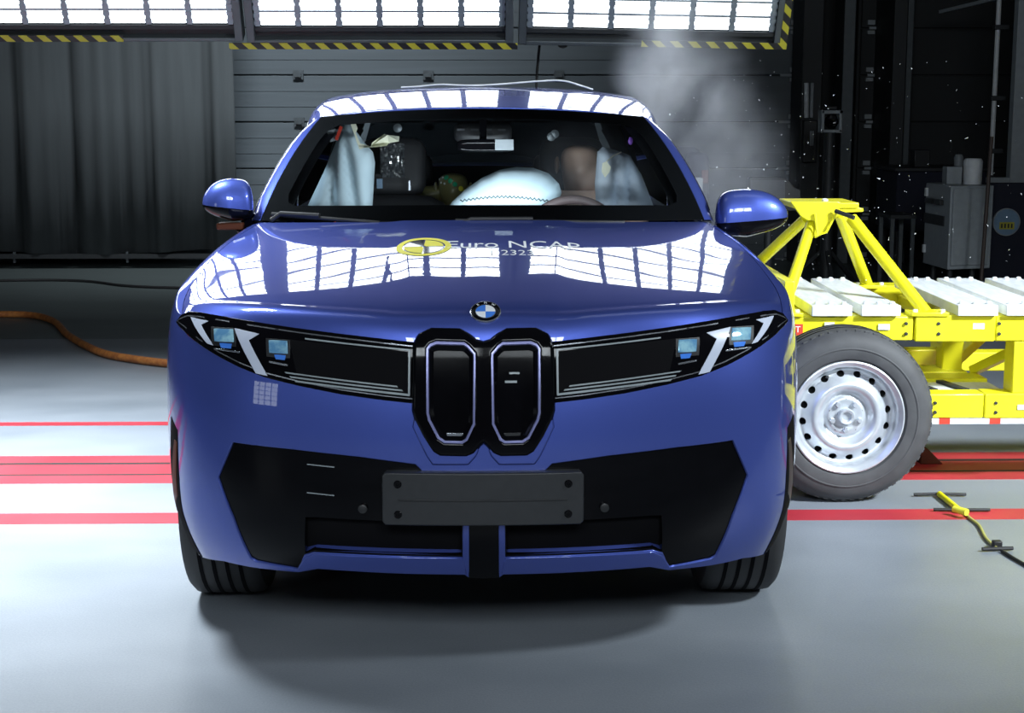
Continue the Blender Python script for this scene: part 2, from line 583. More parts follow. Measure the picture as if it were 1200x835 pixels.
def gridfn(fn, us, vs):
    U, Vv = np.meshgrid(us, vs, indexing='ij')
    a, b = U.ravel(), Vv.ravel()
    P = fn(a, b); N = fnormals(fn, a, b)
    nv = len(vs)
    T = []
    for i in range(len(us) - 1):
        for j in range(nv - 1):
            p, q, r, s = i * nv + j, (i + 1) * nv + j, (i + 1) * nv + j + 1, i * nv + j + 1
            T += [(p, q, r), (p, r, s)]
    return P, N, np.array(T)


def gridpanel(name, fn, us, vs, m, parent, off=0.0, bev=0.0, depth=0.0, side=1, flip=False, both=False):
    P, N, T = gridfn(fn, us, vs)
    if flip:
        N = -N; T = T[:, ::-1]
    P = P + N * off
    if bev or depth:
        P, N, T = skirt(P, N, T, bev, depth)
    if side < 0 or both:
        Pm, Nm, Tm = P * (-1, 1, 1), N * (-1, 1, 1), [tuple(t)[::-1] for t in T]
        if both:
            n = len(P)
            P, N, T = np.vstack([P, Pm]), np.vstack([N, Nm]), [tuple(t) for t in T] + [tuple(i + n for i in t) for t in Tm]
        else:
            P, N, T = Pm, Nm, Tm
    return raw(name, P, [tuple(t) for t in T], m, parent, N)


def inset(poly, d):
    """shift a 2D polygon inwards"""
    P = np.array(poly, float)
    n = len(P)
    A = 0.5 * sum(P[i][0] * P[(i + 1) % n][1] - P[(i + 1) % n][0] * P[i][1] for i in range(n))
    sg = 1 if A > 0 else -1
    out = []
    for i in range(n):
        p, q, r = P[i - 1], P[i], P[(i + 1) % n]
        e1 = (q - p) / (np.linalg.norm(q - p) + 1e-12); e2 = (r - q) / (np.linalg.norm(r - q) + 1e-12)
        n1 = np.array([-e1[1], e1[0]]) * sg; n2 = np.array([-e2[1], e2[0]]) * sg
        k = n1 + n2
        k /= max(0.5, (k @ k) / 2) if (k @ k) > 1e-9 else 1
        out.append(q + k * d)
    return out


# ================================================================== the room
def struct(o):
    o['kind'] = 'structure'
    return o


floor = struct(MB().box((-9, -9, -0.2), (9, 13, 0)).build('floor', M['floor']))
for y0, y1 in ((3.44, 3.52), (2.64, 2.775), (2.425, 2.605), (2.27, 2.405), (1.645, 1.795)):
    box('red_line', (-8.9, y0, 0.0), (8.9, y1, 0.0015), M['red_line'], floor)
for y0, y1 in ((2.605, 2.64), (2.405, 2.43)):
    box('rail_groove', (-8.9, y0, 0.0), (8.9, y1, 0.002), M['groove'], floor)
struct(box('wall_left', (-9.2, -9, 0), (-9, 13, 6.2), M['dark_wall']))
struct(box('wall_right', (9, -9, 0), (9.2, 13, 6.2), M['dark_wall']))
struct(box('wall_front', (-9, -9.2, 0), (9, -9, 6.2), M['dark_wall']))
struct(box('wall_back', (-9, 12.0, 0), (9, 12.2, 6.2), M['dark_wall']))
struct(box('ceiling', (-9, -9, 6.2), (9, 13, 6.4), M['dark_wall']))

# sectional door of horizontal boards behind the car
DY = 11.5
door = struct(box('door_1', (-4.2, DY + 0.05, 0.0), (3.12, DY + 0.10, 5.9), M['dark_steel']))
BH = 0.455
px_x0 = lambda px: at(px, 150, DY)[0]
zz = 1.816 - 4 * BH
k = 0
board_me = {}
while zz < 5.7:
    o = MB().box((-4.15, DY, zz + 0.006), (3.08, DY + 0.05, zz + BH - 0.006)).build('door_board', M['door'], door, 0.006)
    for q in (1, 2):
        box('board_rib', (-4.1, DY - 0.006, zz + BH * q / 3 - 0.004), (3.05, DY, zz + BH * q / 3 + 0.004), M['door'], o)
    for px in (350, 502, 655):
        x = at(px, 100, DY)[0]
        b = MB().box((x - 0.05, DY - 0.03, zz - 0.045), (x + 0.05, DY, zz + 0.045)).box((x - 0.03, DY - 0.06, zz - 0.02), (x + 0.03, DY - 0.03, zz + 0.02)).build('hinge', M['frame_grey'], o)
    x = px_x0(926)
    MB().box((x - 0.03, DY - 0.05, zz + 0.03), (x + 0.04, DY, zz + 0.075)).box((x - 0.03, DY - 0.05, zz - 0.06), (x + 0.04, DY, zz - 0.025)).box((x - 0.12, DY - 0.03, zz - 0.012), (x + .02, DY - 0.01, zz + 0.012)).build('roller_bracket', M['cabinet'], o)
    zz += BH
    k += 1
box('door_handle_rail', (-0.1, DY - 0.04, 1.55), (2.1, DY, 1.61), M['frame_grey'], door)

# columns and second door on the right
def px_x(px, y):
    return at(px, 150, y)[0]


CY = 10.9
struct(box('trim_1', (px_x(938, CY), CY, 0), (px_x(962, CY), CY + 0.5, 6.2), M['dark_steel'], None, 0.01))
struct(box('trim_2', (px_x(988, CY), CY + 0.1, 0), (px_x(1002, CY), CY + 0.5, 6.2), M['frame_grey'], None, 0.01))
struct(box('trim_3', (px_x(1040, CY), CY - 0.1, 0), (px_x(1056, CY), CY + 0.6, 6.2), M['dark_steel'], None, 0.01))
struct(box('trim_4', (px_x(1062, CY), CY + 0.1, 0), (px_x(1070, CY), CY + 0.6, 6.2), M['frame_grey'], None, 0.01))
door2 = struct(box('door_2', (px_x(1003, DY), DY + 0.05, 0), (5.6, DY + 0.1, 5.9), M['dark_wall']))
zz = 1.816 - 4 * BH
while zz < 5.7:
    o = MB().box((px_x(1006, DY), DY, zz + 0.006), (5.5, DY + 0.05, zz + BH - 0.006)).build('door_board', M['dark_wall'], door2, 0.006)
    x = px_x(1016, DY)
    MB().box((x - 0.04, DY - 0.05, zz + 0.03), (x + 0.03, DY, zz + 0.075)).box((x - 0.04, DY - 0.05, zz - 0.06), (x + 0.03, DY, zz - 0.025)).box((x - .02, DY - 0.03, zz - 0.012), (x + 0.12, DY - 0.01, zz + 0.012)).build('roller_bracket', M['cabinet'], o)
    zz += BH

# pleated curtain on the left
def curtain():
    x0, x1 = -7.0, at(275, 200, 10.6)[0]
    n = 260
    xs = np.linspace(x0, x1, n)
    ph = np.cumsum(RNG.uniform(0.5, 1.5, n)) * (x1 - x0) / n * 11
    y = 10.7 + 0.05 * np.sin(ph) + 0.02 * np.sin(2.3 * ph + 1)
    zs = [0.16, 1.5, 3.2, 5.9]
    V, Fc = [], []
    for i in range(n):
        for j, z in enumerate(zs):
            V.append((xs[i], 10.7 + (y[i] - 10.7) * (1.15 - 0.08 * j), z + (0.025 * math.sin(xs[i] * 2.1) if j == 0 else 0)))
    m = len(zs)
    for i in range(n - 1):
        for j in range(m - 1):
            Fc.append((i * m + j, (i + 1) * m + j, (i + 1) * m + j + 1, i * m + j + 1))
    t = thing('curtain', 'heavy dark grey pleated curtain hanging left of the sectional door', 'curtain', (-4.6, 10.7, 0.16))
    o = raw('cloth', V, Fc, M['curtain'], t, None, 180)
    s = o.modifiers.new('thick', 'SOLIDIFY'); s.thickness = 0.006
    box('bottom_weight', (x0, 10.66, 0.10), (x1, 10.74, 0.14), M['dark_steel'], t)
    MB().tube([(x0, 10.7, 5.94), (x1 + 0.1, 10.7, 5.94)], 0.03).build('curtain_rail', M['dark_steel'], t)
    for px in (18, 150):
        x = at(px, 314, 10.7)[0]
        box('weight_tab', (x - 0.01, 10.68, 0.06), (x + 0.01, 10.72, 0.16), M['frame_grey'], t)


curtain()


# ------------------------------------------------------------------ light panels
def light_panel(label, cx, y0, z0, tilt, cols, rows, cw, rh, glow, hang=True, group=None, az=0.0, tape=()):
    """tilt: degrees the lit face leans forward from vertical"""
    t = thing('light_panel', label, 'light panel', (cx, y0, z0), group)
    ORG[t] = np.zeros(3)
    t.rotation_euler = (math.radians(tilt), 0, math.radians(az))
    w, h = cols * cw, rows * rh
    x0 = -w / 2
    f = 0.045
    fr = MB()
    fr.box((x0 - f - 0.02, -0.02, -0.095), (x0 - 0.02, 0.08, h + 0.06)).box((-x0 + 0.02, -0.02, -0.095), (-x0 + f + 0.02, 0.08, h + 0.06))
    fr.box((x0 - 0.02, -0.02, h + 0.015), (-x0 + 0.02, 0.08, h + 0.06)).box((x0 - 0.02, -0.02, -0.095), (-x0 + 0.02, 0.08, -0.075))
    fr.build('frame', M['frame_grey'], t, 0.004)
    box('inner_frame', (x0 - 0.018, 0.0, -0.03), (-x0 + 0.018, 0.02, -0.004), M['dark_steel'], t)
    box('back_plate', (x0 - 0.02, 0.05, -0.03), (-x0 + 0.02, 0.075, h + 0.015), M['dark_steel'], t)
    box('lower_plate', (x0 - 0.02, 0.03, -0.075), (-x0 + 0.02, 0.04, -0.03), M['dark_steel'], t)
    tv = MB().box((0, 0, 0), (cw * 0.90, 0.02, rh * 0.90))
    me = None
    for i in range(cols):
        for j in range(rows):
            if me is None:
                o = tv.build('lamp_tile', M['tile_gap'], t); me = o.data
                me.materials.append(glow)
                for p in me.polygons:
                    p.material_index = 1 if p.normal.y < -.9 else 0
            else:
                o = link('lamp_tile', me, t)
            o.location = (x0 + i * cw + cw * 0.05, 0.012, j * rh + rh * 0.05)
    for i in range(cols + 1):
        b = MB().box((x0 + i * cw - 0.014, 0.0, 0), (x0 + i * cw + 0.014, 0.012, h))
        for j in range(rows):
            for q in (0.25, 0.75):
                b.box((x0 + i * cw - 0.019, -0.002, (j + q) * rh - 0.012), (x0 + i * cw + 0.019, 0.012, (j + q) * rh + 0.012))
        b.build('divider', M['tile_gap'], t)
    for j in range(1, rows):
        box('row_bar', (x0, 0.004, j * rh - 0.0065), (-x0, 0.010, j * rh + 0.0065), M['tile_gap'], t)
    if hang:
        up = np.array(Matrix.Rotation(math.radians(-tilt), 3, 'X')) @ np.array((0, 0, 1.0))
        for sx in (-1, 1):
            p = np.array((sx * (w / 2 + 0.0), 0.085, h * 0.6))
            L = 6.2 - z0 - h * 0.6 - 0.05
            MB().tube([p, p + up * L], 0.012, 8).build('hanger_rod', M['dark_steel'], t)
    for k, (a, b, zz, vert) in enumerate(tape):
        if vert:
            box('hazard_tape', (a, -0.024, zz), (b, -0.02, h + 0.06), M['hazard'], t)
        else:
            box('hazard_tape', (a, -0.026, zz - 0.036), (b, -0.020, zz), M['hazard'], t)
    return t


PY = 5.0
PCW, PRH = 0.2305, 0.088
TILT = 27
cx2 = (at(302, 20, PY)[0] + at(588, 20, PY)[0]) / 2
zb = at(445, 31, PY)[2]
cx1 = cx2 - 1.535
cx3 = at(764, 20, PY)[0]
ROWS = 9
pg = 'bank of lit panels hung behind the car'
light_panel('bright white lamp panel hung left of the middle one, above the curtain', cx1, PY, zb + 0.01, TILT, 6, ROWS, PCW, PRH, M['lamp_back'], True, pg, tape=((-0.76, 0.08, -0.058, False),))
light_panel('bright white lamp panel directly above the car roof, middle of the bank', cx2, PY, zb, TILT, 6, ROWS, PCW, PRH, M['lamp_back'], True, pg, tape=((-0.86, 0.78, -0.092, False),))
pan3 = light_panel('bright white lamp panel with hazard tape round its right corner, smoke in front', cx3, PY + 0.05, zb - 0.015, TILT, 6, ROWS, PCW, PRH, M['lamp_back'], True, pg, tape=((-0.05, 0.785, -0.058, False), (0.745, 0.785, -0.095, True)))
light_panel('bright white lamp panel beyond the left edge of the picture', cx1 - 1.535, PY, zb + 0.01, TILT, 6, ROWS, PCW, PRH, M['lamp_back'], True, pg)
pan3.rotation_euler[1] = math.radians(1.0)
MB().lathe([(.0, .014), (.018, .014), (.018, .0), (.026, -.002), (.026, -.012), (.018, -.018), (0, -.020)], (at(661, 50, 5.0)[0] - cx3, .02, -.108), (0, 0, 1), 18).build('small_camera', M['cable_black'], pan3)
# banks out of the frame: dim ones over the hood, a bright one on the left, two in front of the car
for k, x in enumerate((-1.75, 1.55)):
    light_panel('dimmed ceiling lamp panel above the ' + ('left' if k == 0 else 'right') + ' side of the hood', x, 1.7, 4.5, 86, 8, 9, 0.25, 0.14, M['lamp_main'], True, 'ceiling lamp panels above the car')
for k, x in enumerate((-0.85, 0.95)):
    light_panel('lamp panel high up facing the ' + ('left' if k == 0 else 'right') + ' front of the car', x, -5.8, 2.95, 26, 6, 8, 0.25, 0.14, M['lamp_top'], True, 'lamp panels facing the car front', 180)

light_panel('small dim lamp panel hung at eye level left of the photographer', -4.75, -4.3, .75, 0, 4, 5, .25, .2, M['lamp_dim'], True, None, 136)

# ================================================================== the car
CAR = thing('car', 'blue metallic SUV seen head-on with slim black headlight band, deployed airbags inside', 'car', (0, 2.39, 0))

OUT = np.array([(0, 0), (.15, .004), (.3, .017), (.45, .042), (.6, .082), (.72, .135), (.81, .205), (.872, .30), (.912, .42), (.935, .57), (.944, .75),
                (.947, .95), (.946, 1.3), (.944, 2.0), (.945, 3.0), (.944, 3.6), (.932, 4.0), (.90, 4.35), (.80, 4.62), (.6, 4.73), (.3, 4.77), (0, 4.78)])
OS = chord(np.vstack([OUT[0] * 0, OUT[1:]]))
# mirrored ends keep the outline round at the centre line
_o = nspline(np.concatenate([[-OS[2], -OS[1]], OS]), np.vstack([OUT[2] * (-1, 1), OUT[1] * (-1, 1), OUT]))
LEAN = nspline([.15, .25, .32, .40, .50, .60, .70, .80, .88, .93, .97, 1.05], [.17, .095, .052, .018, .0, .0, .005, .016, .033, .050, .080, .17])
DX = nspline([.15, .25, .35, .48, .60, .75, .85, .93, .98, 1.02, 1.08], [-.075, -.045, -.020, -.004, .0, .0, -.003, -.010, -.020, -.034, -.07])


def P(S, z):
    S = np.asarray(S, float); z = np.asarray(z, float)
    q = _o(S)
    x, y = q[..., 0], q[..., 1]
    fw = 1 - sstep(y, 0.15, 1.0); rw = sstep(y, 3.9, 4.7)
    return np.stack([x * (1 + DX(z) / .945), y + LEAN(z) * fw - 0.6 * np.maximum(LEAN(z), 0) * rw, z], -1)


_ss, _zz = np.meshgrid(np.linspace(-0.05, 1.16, 400), np.linspace(.16, 1.06, 260), indexing='ij')
_tab = proj(P(_ss, _zz) * (-1, 1, 1))
OLD = [(OS[-1])]


def S_at(y):
    ss = np.linspace(0, OS[-1], 2000)
    return float(np.interp(y, _o(ss)[:, 1], ss))


def onP(pts):
    """pixels on the left half of the nose -> (S, z)"""
    out = []
    for px, py in pts:
        d = (_tab[..., 0] - px)**2 + (_tab[..., 1] - py)**2
        i = np.unravel_index(np.argmin(d), d.shape)
        q = np.array([_ss[i], _zz[i]])
        for _ in range(6):
            f = lambda s, z: proj(P(s, z) * (-1, 1, 1))
            r = np.array([px, py]) - f(*q)
            e = 1e-4
            J = np.stack([(f(q[0] + e, q[1]) - f(*q)) / e, (f(q[0], q[1] + e) - f(*q)) / e], 1)
            if abs(np.linalg.det(J)) < 1e3:
                break
            st = np.linalg.solve(J, r)
            st *= min(1, 0.03 / (np.linalg.norm(st) + 1e-9))
            q = q + st
        out.append((float(q[0]), float(q[1])))
    return out


def cz(poly):
    """snap the points on the centre line to S = 0"""
    return [(0.0 if abs(s) < 0.012 else s, z) for s, z in poly]


# ---- front graphics, traced as polygons on the nose surface
BAND_TOP = onP([(207, 377), (213, 369), (222, 365.5), (235, 366.5), (262, 371), (300, 377.5), (350, 385), (400, 391.5), (450, 397.5), (492, 402)])
BAND_BOT = onP([(488, 472), (450, 468), (400, 461), (350, 451), (310, 441), (280, 429), (255, 416), (232, 401), (216, 387)])
KID = cz(onP([(566, 405), (556, 402), (547, 394.5), (538, 389), (506, 388.5), (494, 394.5), (489, 405), (488, 480), (491, 491), (500, 509), (511, 526), (517, 529.5),
              (546, 530), (553, 527), (560, 518), (566, 513)]))
KIN = onP([(502, 402), (511, 398.5), (545, 399.5), (551, 403.5), (559.5, 413), (560, 420), (559.5, 497), (550, 517), (543, 521.5), (520, 521), (511, 515), (499.5, 493), (497.5, 484), (497.5, 408)])
LOWP = cz(onP([(566, 555.5), (500, 555.5), (487, 543), (420, 534), (340, 525), (272, 517), (254, 559), (272, 607), (293, 655), (300, 659), (349, 668), (357, 655), (368, 650), (541, 655), (546, 672), (549, 677), (566, 678)]))
INTAKE = onP([(541, 614), (541, 652), (368, 646), (357, 650), (357, 607), (370, 607)])
BLIP = onP([(357, 652), (368, 649), (541, 655), (546, 672), (480, 671), (372, 664), (350, 668)])

BODY = M['paint']

# ---- hood


def profile(ys, degs, y_end, z_end, n):
    """height along the hood from its slope, integrated forward from the windscreen end"""
    yy = np.concatenate([np.linspace(ys[0], ys[0] + .12, n)[:-1], np.linspace(ys[0] + .12, y_end, n)])
    sl = np.tan(np.radians(np.interp(yy, ys, degs)))
    zz_ = np.concatenate([[0], np.cumsum((sl[1:] + sl[:-1]) / 2 * np.diff(yy))])
    return yy, zz_ - zz_[-1] + z_end


_y, _z = profile([.046, .058, .085, .12, .17, .25, .35, .42, .7, .9, 1.1, 1.36], [74, 64, 38, 19, 11.8, 8.9, 7.7, 7.25, 6.9, 6.7, 4.9, 3.2], 1.36, 1.1455, 16)
HC = np.stack([0 * _y, _y, _z], -1)
HC[:, 2] += (.928 - HC[0, 2]) * (1 - sstep(_y, .046, .14))
tipS, tipZ = BAND_TOP[1]
tip = P(tipS, tipZ)
_y, _z = profile([tip[1], .40, .50, .75, 1.0, 1.3, 1.52], [10.0, 9.4, 8.8, 8.0, 7.2, 6.0, 5.2], 1.52, 1.131, 12)
_z = _z + (tip[2] - _z[0]) * (1 - sstep(_y, tip[1], .9))
_xe = nspline([tip[1], .50, .75, 1.06, 1.34, 1.52], [tip[0], .868, .865, .848, .815, .785])(_y)
HE = np.stack([_xe, _y, _z], -1)
hc_t, he_t = chord(HC), chord(HE)
hc_t, he_t = hc_t / hc_t[-1], he_t / he_t[-1]
_hc, _he = nspline(hc_t, HC), nspline(he_t, HE)
bt = np.array(sorted(BAND_TOP[1:]))
bt_x = P(bt[:, 0], bt[:, 1])
_as = nspline(np.concatenate([[0], bt_x[:, 0]]), np.concatenate([[0], bt[:, 0]]))
_az = nspline(np.concatenate([[-.15, 0, .09], bt[:, 0]]), np.concatenate([[.9265, .9255, .9265], bt[:, 1]]))


def A(u):
    """front border of the hood, along the top of the headlight band"""
    x = np.abs(u) * tip[0]
    s = _as(x)
    z = _az(s)
    z = z - 0.002
    p = P(s, z)
    return p


def Bc(u):
    u = np.abs(u)
    return np.stack([u * HE[-1, 0], HC[-1, 1] + (HE[-1, 1] - HC[-1, 1]) * u**2.5, HC[-1, 2] + (HE[-1, 2] - HC[-1, 2]) * u**2], -1)


def H(u, t):
    u = np.asarray(u, float); t = np.asarray(t, float)
    sg = np.sign(u); au = np.abs(u)
    # edge parameter is denser at the nose, so that both ends leave the band steeply
    C, E = _hc(np.clip(t, 0, 1)), _he(np.clip(t, 0, 1))
    f = (au**3.4)[..., None]
    g = sstep(t, 0, 0.35)[..., None] * 0.0 + (1 - (1 - np.clip(t, 0, 1))**4)[..., None]
    S = (1 - f) * C + f * E
    A0, A1, B0, B1 = HC[0], HE[0], HC[-1], HE[-1]
    S = S + (1 - g) * (A(au) - ((1 - f) * A0 + f * A1)) + g * (Bc(au) - ((1 - f) * B0 + f * B1))
    xw = au * E[..., 0]
    S[..., 0] = xw * np.where(sg == 0, 1, sg)
    # power dome: two soft creases running back from the grille
    cr = 0.20 + 0.10 * t
    S[..., 2] += 0.005 * (1 - sstep(xw, cr - 0.035, cr + 0.035)) * sstep(t, 0.0, 0.14) - 0.010 * (np.abs(xw / 0.8)**6) * np.sin(np.pi * np.clip(t, 0, 1)) * 0
    # over-extension outside [0,1] stays linear
    return S


us = np.linspace(-1, 1, 161)
ts = np.concatenate([np.linspace(0.001, .12, 22)[:-1], np.linspace(.12, 0.999, 70)])
hood = gridpanel('hood', H, np.clip(us, -.9975, .9975), ts, BODY, CAR, 0, 0.003, 0.02)

# ---- fender cap: from the hood edge down over the shoulder
zsh_t = nspline([0, .25, .5, .75, 1.05, 1.5, 2.5, 3.4, 4.0, 4.8], [.970, .972, .985, 1.0, 1.018, 1.035, 1.035, 1.03, 1.03, 1.02])


def belt(y):
    return nspline([1.52, 1.8, 2.5, 3.3, 3.9, 4.3, 4.5], [(.785, 1.135), (.800, 1.118), (.805, 1.105), (.795, 1.115), (.765, 1.135), (.715, 1.12), (.665, 1.08)])(y)


_eall_y = np.concatenate([HE[:, 1], [1.8, 2.5, 3.3, 3.9, 4.3]])
_eall = np.vstack([HE, [(*([belt(np.array(y))[0], y, belt(np.array(y))[1]]),) for y in (1.8, 2.5, 3.3, 3.9, 4.3)]])
_ec = chord(_eall)
_ef = nspline(_ec, _eall)
_sy = np.linspace(0, 1, 10)
_Sg = np.linspace(0.6, OS[-1] - 0.9, 1500)
_yg = _o(_Sg)[:, 1]


def shoulder(c):
    E = _ef(c)
    y = E[..., 1]
    z = zsh_t(y)
    # start exactly at the tip of the headlight
    k = sstep(c, 0, .22)
    z = tipZ * (1 - k) + z * k
    S = np.interp(y, _yg, _Sg)
    S0 = tipS + c * 1.02
    return S0 * (1 - k) + S * k, z, E


def capfn(c, w):
    """c: length along the hood edge and belt, w: 0 at the edge, 1 at the shoulder"""
    S, z, E = shoulder(c)
    y = E[..., 1]
    Q = P(S, z)
    dn = P(S, z - .004) - P(S, z); dn /= np.linalg.norm(dn, axis=-1)[..., None]
    D = Q - E
    L = np.linalg.norm(D, axis=-1)[..., None]
    T0 = np.stack([np.ones_like(y), np.zeros_like(y), -0.16 * np.ones_like(y)], -1)
    w = np.asarray(w, float)[..., None]
    h00, h10, h01, h11 = 2 * w**3 - 3 * w**2 + 1, w**3 - 2 * w**2 + w, -2 * w**3 + 3 * w**2, w**3 - w**2
    return h00 * E + h10 * T0 * L * 1.15 + h01 * Q + h11 * dn * L * 1.25


cE = _ec[len(HE) - 1]
YS1, YS2, YS3, YS4 = 0.52, 1.46, 2.55, 3.45


def c_at(y):
    cc = np.linspace(0, _ec[-1], 3000)
    return float(np.interp(y, _ef(cc)[:, 1], cc))


AW, AR = (.87, .365), .405     # front wheel arch
BW = (3.767, .365)


def arch(cx, cz_, r, a0, a1, n=14):
    return [(S_at(cx + r * math.cos(math.radians(a))), cz_ + r * math.sin(math.radians(a))) for a in np.linspace(a0, a1, n)]


def ztop_pts(y0, y1, n=8, rev=False):
    ys = np.linspace(y0, y1, n)
    r = [(S_at(y), float(zsh_t(y))) for y in ys]
    return r[::-1] if rev else r


def strip(c0, c1, n, nw=13):
    P_, N_, T_ = gridfn(capfn, np.linspace(c0, c1, n), np.linspace(0.0, 1, nw))
    if (N_[:, 0] < -0.2).mean() > .5 or N_[:, 2].mean() < 0:
        N_ = -N_; T_ = T_[:, ::-1]
    return P_, N_, [tuple(t) for t in T_]


# lower edge of the bumper
BOT = cz(onP([(566, 678), (549, 677), (546, 673), (480, 672), (372, 666), (350, 670), (300, 665), (262, 657), (236, 652)]))
tz = [(tipS + 0.0, tipZ)]
for sd in (1, -1):
    pass
bump_poly = (BOT + [(S_at(.47), .275)] + arch(*AW, AR, 194, 160, 5)
             + [(S_at(YS1), .60), (S_at(YS1) - .002, float(zsh_t(YS1)) - .004), (S_at(.40), float(zsh_t(.40)) + .0), (tipS + .03, tipZ + .002), (tipS, tipZ)]
             + [(s, z - .003) for s, z in BAND_TOP[2:]] + [(0.0, BAND_TOP[-1][1] - .003)])
band_poly = BAND_TOP + BAND_BOT
kid_hole = inset(KIN, 0.004)
band_hole = inset(band_poly, 0.008)
low_hole = LOWP
# the bumper is cut along the lower border of the band; the kidneys stand over it
bump_poly2 = (BOT + [(S_at(.47), .275)] + arch(*AW, AR, 194, 160, 5)
              + [(S_at(YS1), .60), (S_at(YS1) - .002, float(zsh_t(YS1)) - .004), (S_at(.40), float(zsh_t(.40)))]
              + [(tipS + .022, tipZ + .004), (BAND_TOP[0][0], BAND_TOP[0][1])] + [(s, z + .004) for s, z in BAND_BOT[::-1]] + [(0.0, BAND_BOT[0][1] + .004)])
low_center = [(0, .20), (0, LOWP[0][1])] + LOWP[1:]
hole = [p for p in LOWP]
hole[0] = (-.01, hole[0][1]); hole[-1] = (-.01, hole[-1][1] - .0)


def dentP(a, b):
    """nose surface with the sculpted hollows under the grille"""
    p = P(a, b)
    return p


# split hole so that it crosses the centre line: the bumper polygon follows it instead
i0 = 0
bp = [(0.0, LOWP[0][1])] + LOWP[1:-4]            # round the black panel from the centre to its lower edge
_cc = np.linspace(.002, .6, 200)
_sS, _sz, _ = shoulder(_cc)
_kk = _sS < S_at(YS1) - .004
sh_front = [(float(a), float(b)) for a, b in zip(_sS[_kk][::6], _sz[_kk][::6])] + [(S_at(YS1) - .002, float(np.interp(S_at(YS1) - .002, _sS, _sz)))]
_c2 = np.linspace(.1, c_at(YS2 - .006), 200)
_sS2, _sz2, _ = shoulder(_c2)
_k2 = _sS2 > S_at(YS1) + .006
sh_fender = [(S_at(YS1) + .002, float(np.interp(S_at(YS1) + .002, _sS2, _sz2)))] + [(float(a), float(b)) for a, b in zip(_sS2[_k2][::8], _sz2[_k2][::8])]
# outer border: up the centre line, along band, side, bottom edge, and back round the lower panel
_kb = inset(KID, .006)
outer = ([(0.0, LOWP[0][1]), ] + [(0.0, KID[-1][1] + .006)] + [(float(q[0]), float(q[1])) for q in _kb[:-1][::-1][:8]] + [(s, z + .004) for s, z in BAND_BOT]
         + [(BAND_TOP[0][0] + .004, BAND_TOP[0][1])] + sh_front + [(S_at(YS1) - .002, .60)]
         + arch(*AW, AR, 160, 194, 5) + [(S_at(.47), .275)] + BOT[2:][::-1] + LOWP[-4:-3] + [LOWP[k] for k in range(len(LOWP) - 5, 0, -1)])
front_bumper = panel('front_bumper', P, outer, BODY, CAR, (), .022, 0, .003, .03, both=True)
# painted sill below the intake, and the spoiler shelf
cap_front = strip(0.002, c_at(YS2 - .004), 46)

fend_poly = ([(S_at(YS1) + .002, .60)] + arch(*AW, AR, 145, -8, 16) + [(S_at(YS2) - .004, .30), ] + sh_fender[::-1])
for sd, lab in ((-1, ''), (1, '')):
    c = c_at(YS2 - .004)
    panel('fender', P, fend_poly, BODY, CAR, (), .035, 0, .002, .015, side=sd, extra=[strip(.002, c, 46)])
    dp = [(S_at(YS2) + .001, .30), (S_at(YS3) - .003, .30), (S_at(YS3) - .003, float(zsh_t(YS3)))] + ztop_pts(YS2, YS3 - .1, 5, True)
    fd = panel('front_door', P, dp, BODY, CAR, (), .05, 0, .002, .015, side=sd, extra=[strip(c_at(YS2), c_at(YS3) - .003, 24)])
    dp = ([(S_at(YS3) + .001, .30), (S_at(3.36), .30)] + arch(*BW, AR, 175, 142, 6)
          + [(S_at(YS4) - .003, .64), (S_at(YS4) - .003, float(zsh_t(YS4)))] + ztop_pts(YS3, YS4 - .1, 5, True))
    panel('rear_door', P, dp, BODY, CAR, (), .05, 0, .002, .015, side=sd, extra=[strip(c_at(YS3), c_at(YS4) - .003, 20)])
    qp = ([(S_at(YS4), .64)] + arch(*BW, AR, 138, 10, 14) + [(S_at(4.25), .42), (OS[-1] - .02, .42), (OS[-1] - .02, 1.0), (S_at(4.4), 1.02)] + ztop_pts(YS4, 4.3, 6, True))
    panel('rear_quarter', P, qp, BODY, CAR, (), .06, 0, .002, .015, side=sd, extra=[strip(c_at(YS4), _ec[-1], 20)])
    rp = [(S_at(4.18), .26), (OS[-1], .26), (OS[-1], .42), (S_at(4.19), .42)]
    panel('rear_bumper_side', P, rp, M['satin_black'], CAR, (), .08, 0, .002, .015, side=sd)
    sp = [(S_at(1.28), .20), (S_at(3.36), .20), (S_at(3.36), .295), (S_at(1.28), .295)]
    panel('side_sill', P, sp, M['satin_black'], CAR, (), .08, -.004, .002, .03, side=sd)
    # wheel arch lip
    ap = arch(*AW, AR + .012, 203, -8, 26) + arch(*AW, AR - .015, -8, 198, 26)
    panel('arch_lip', P, ap, M['satin_black'], CAR, (), .05, .001, .002, .06, side=sd)
    ap = arch(*BW, AR + .012, 175, 8, 26) + arch(*BW, AR - .015, 8, 175, 26)
    panel('arch_lip', P, ap, M['satin_black'], CAR, (), .05, .001, .002, .06, side=sd)
    # door handle, side lamp
    for y in (2.38, 3.28):
        q = P(np.array([S_at(y)]), np.array([.90]))[0]
        MB().box((sd * q[0] - .012, y - .09, .885), (sd * q[0] + .012, y + .09, .915)).build('door_handle', BODY, CAR, .006)

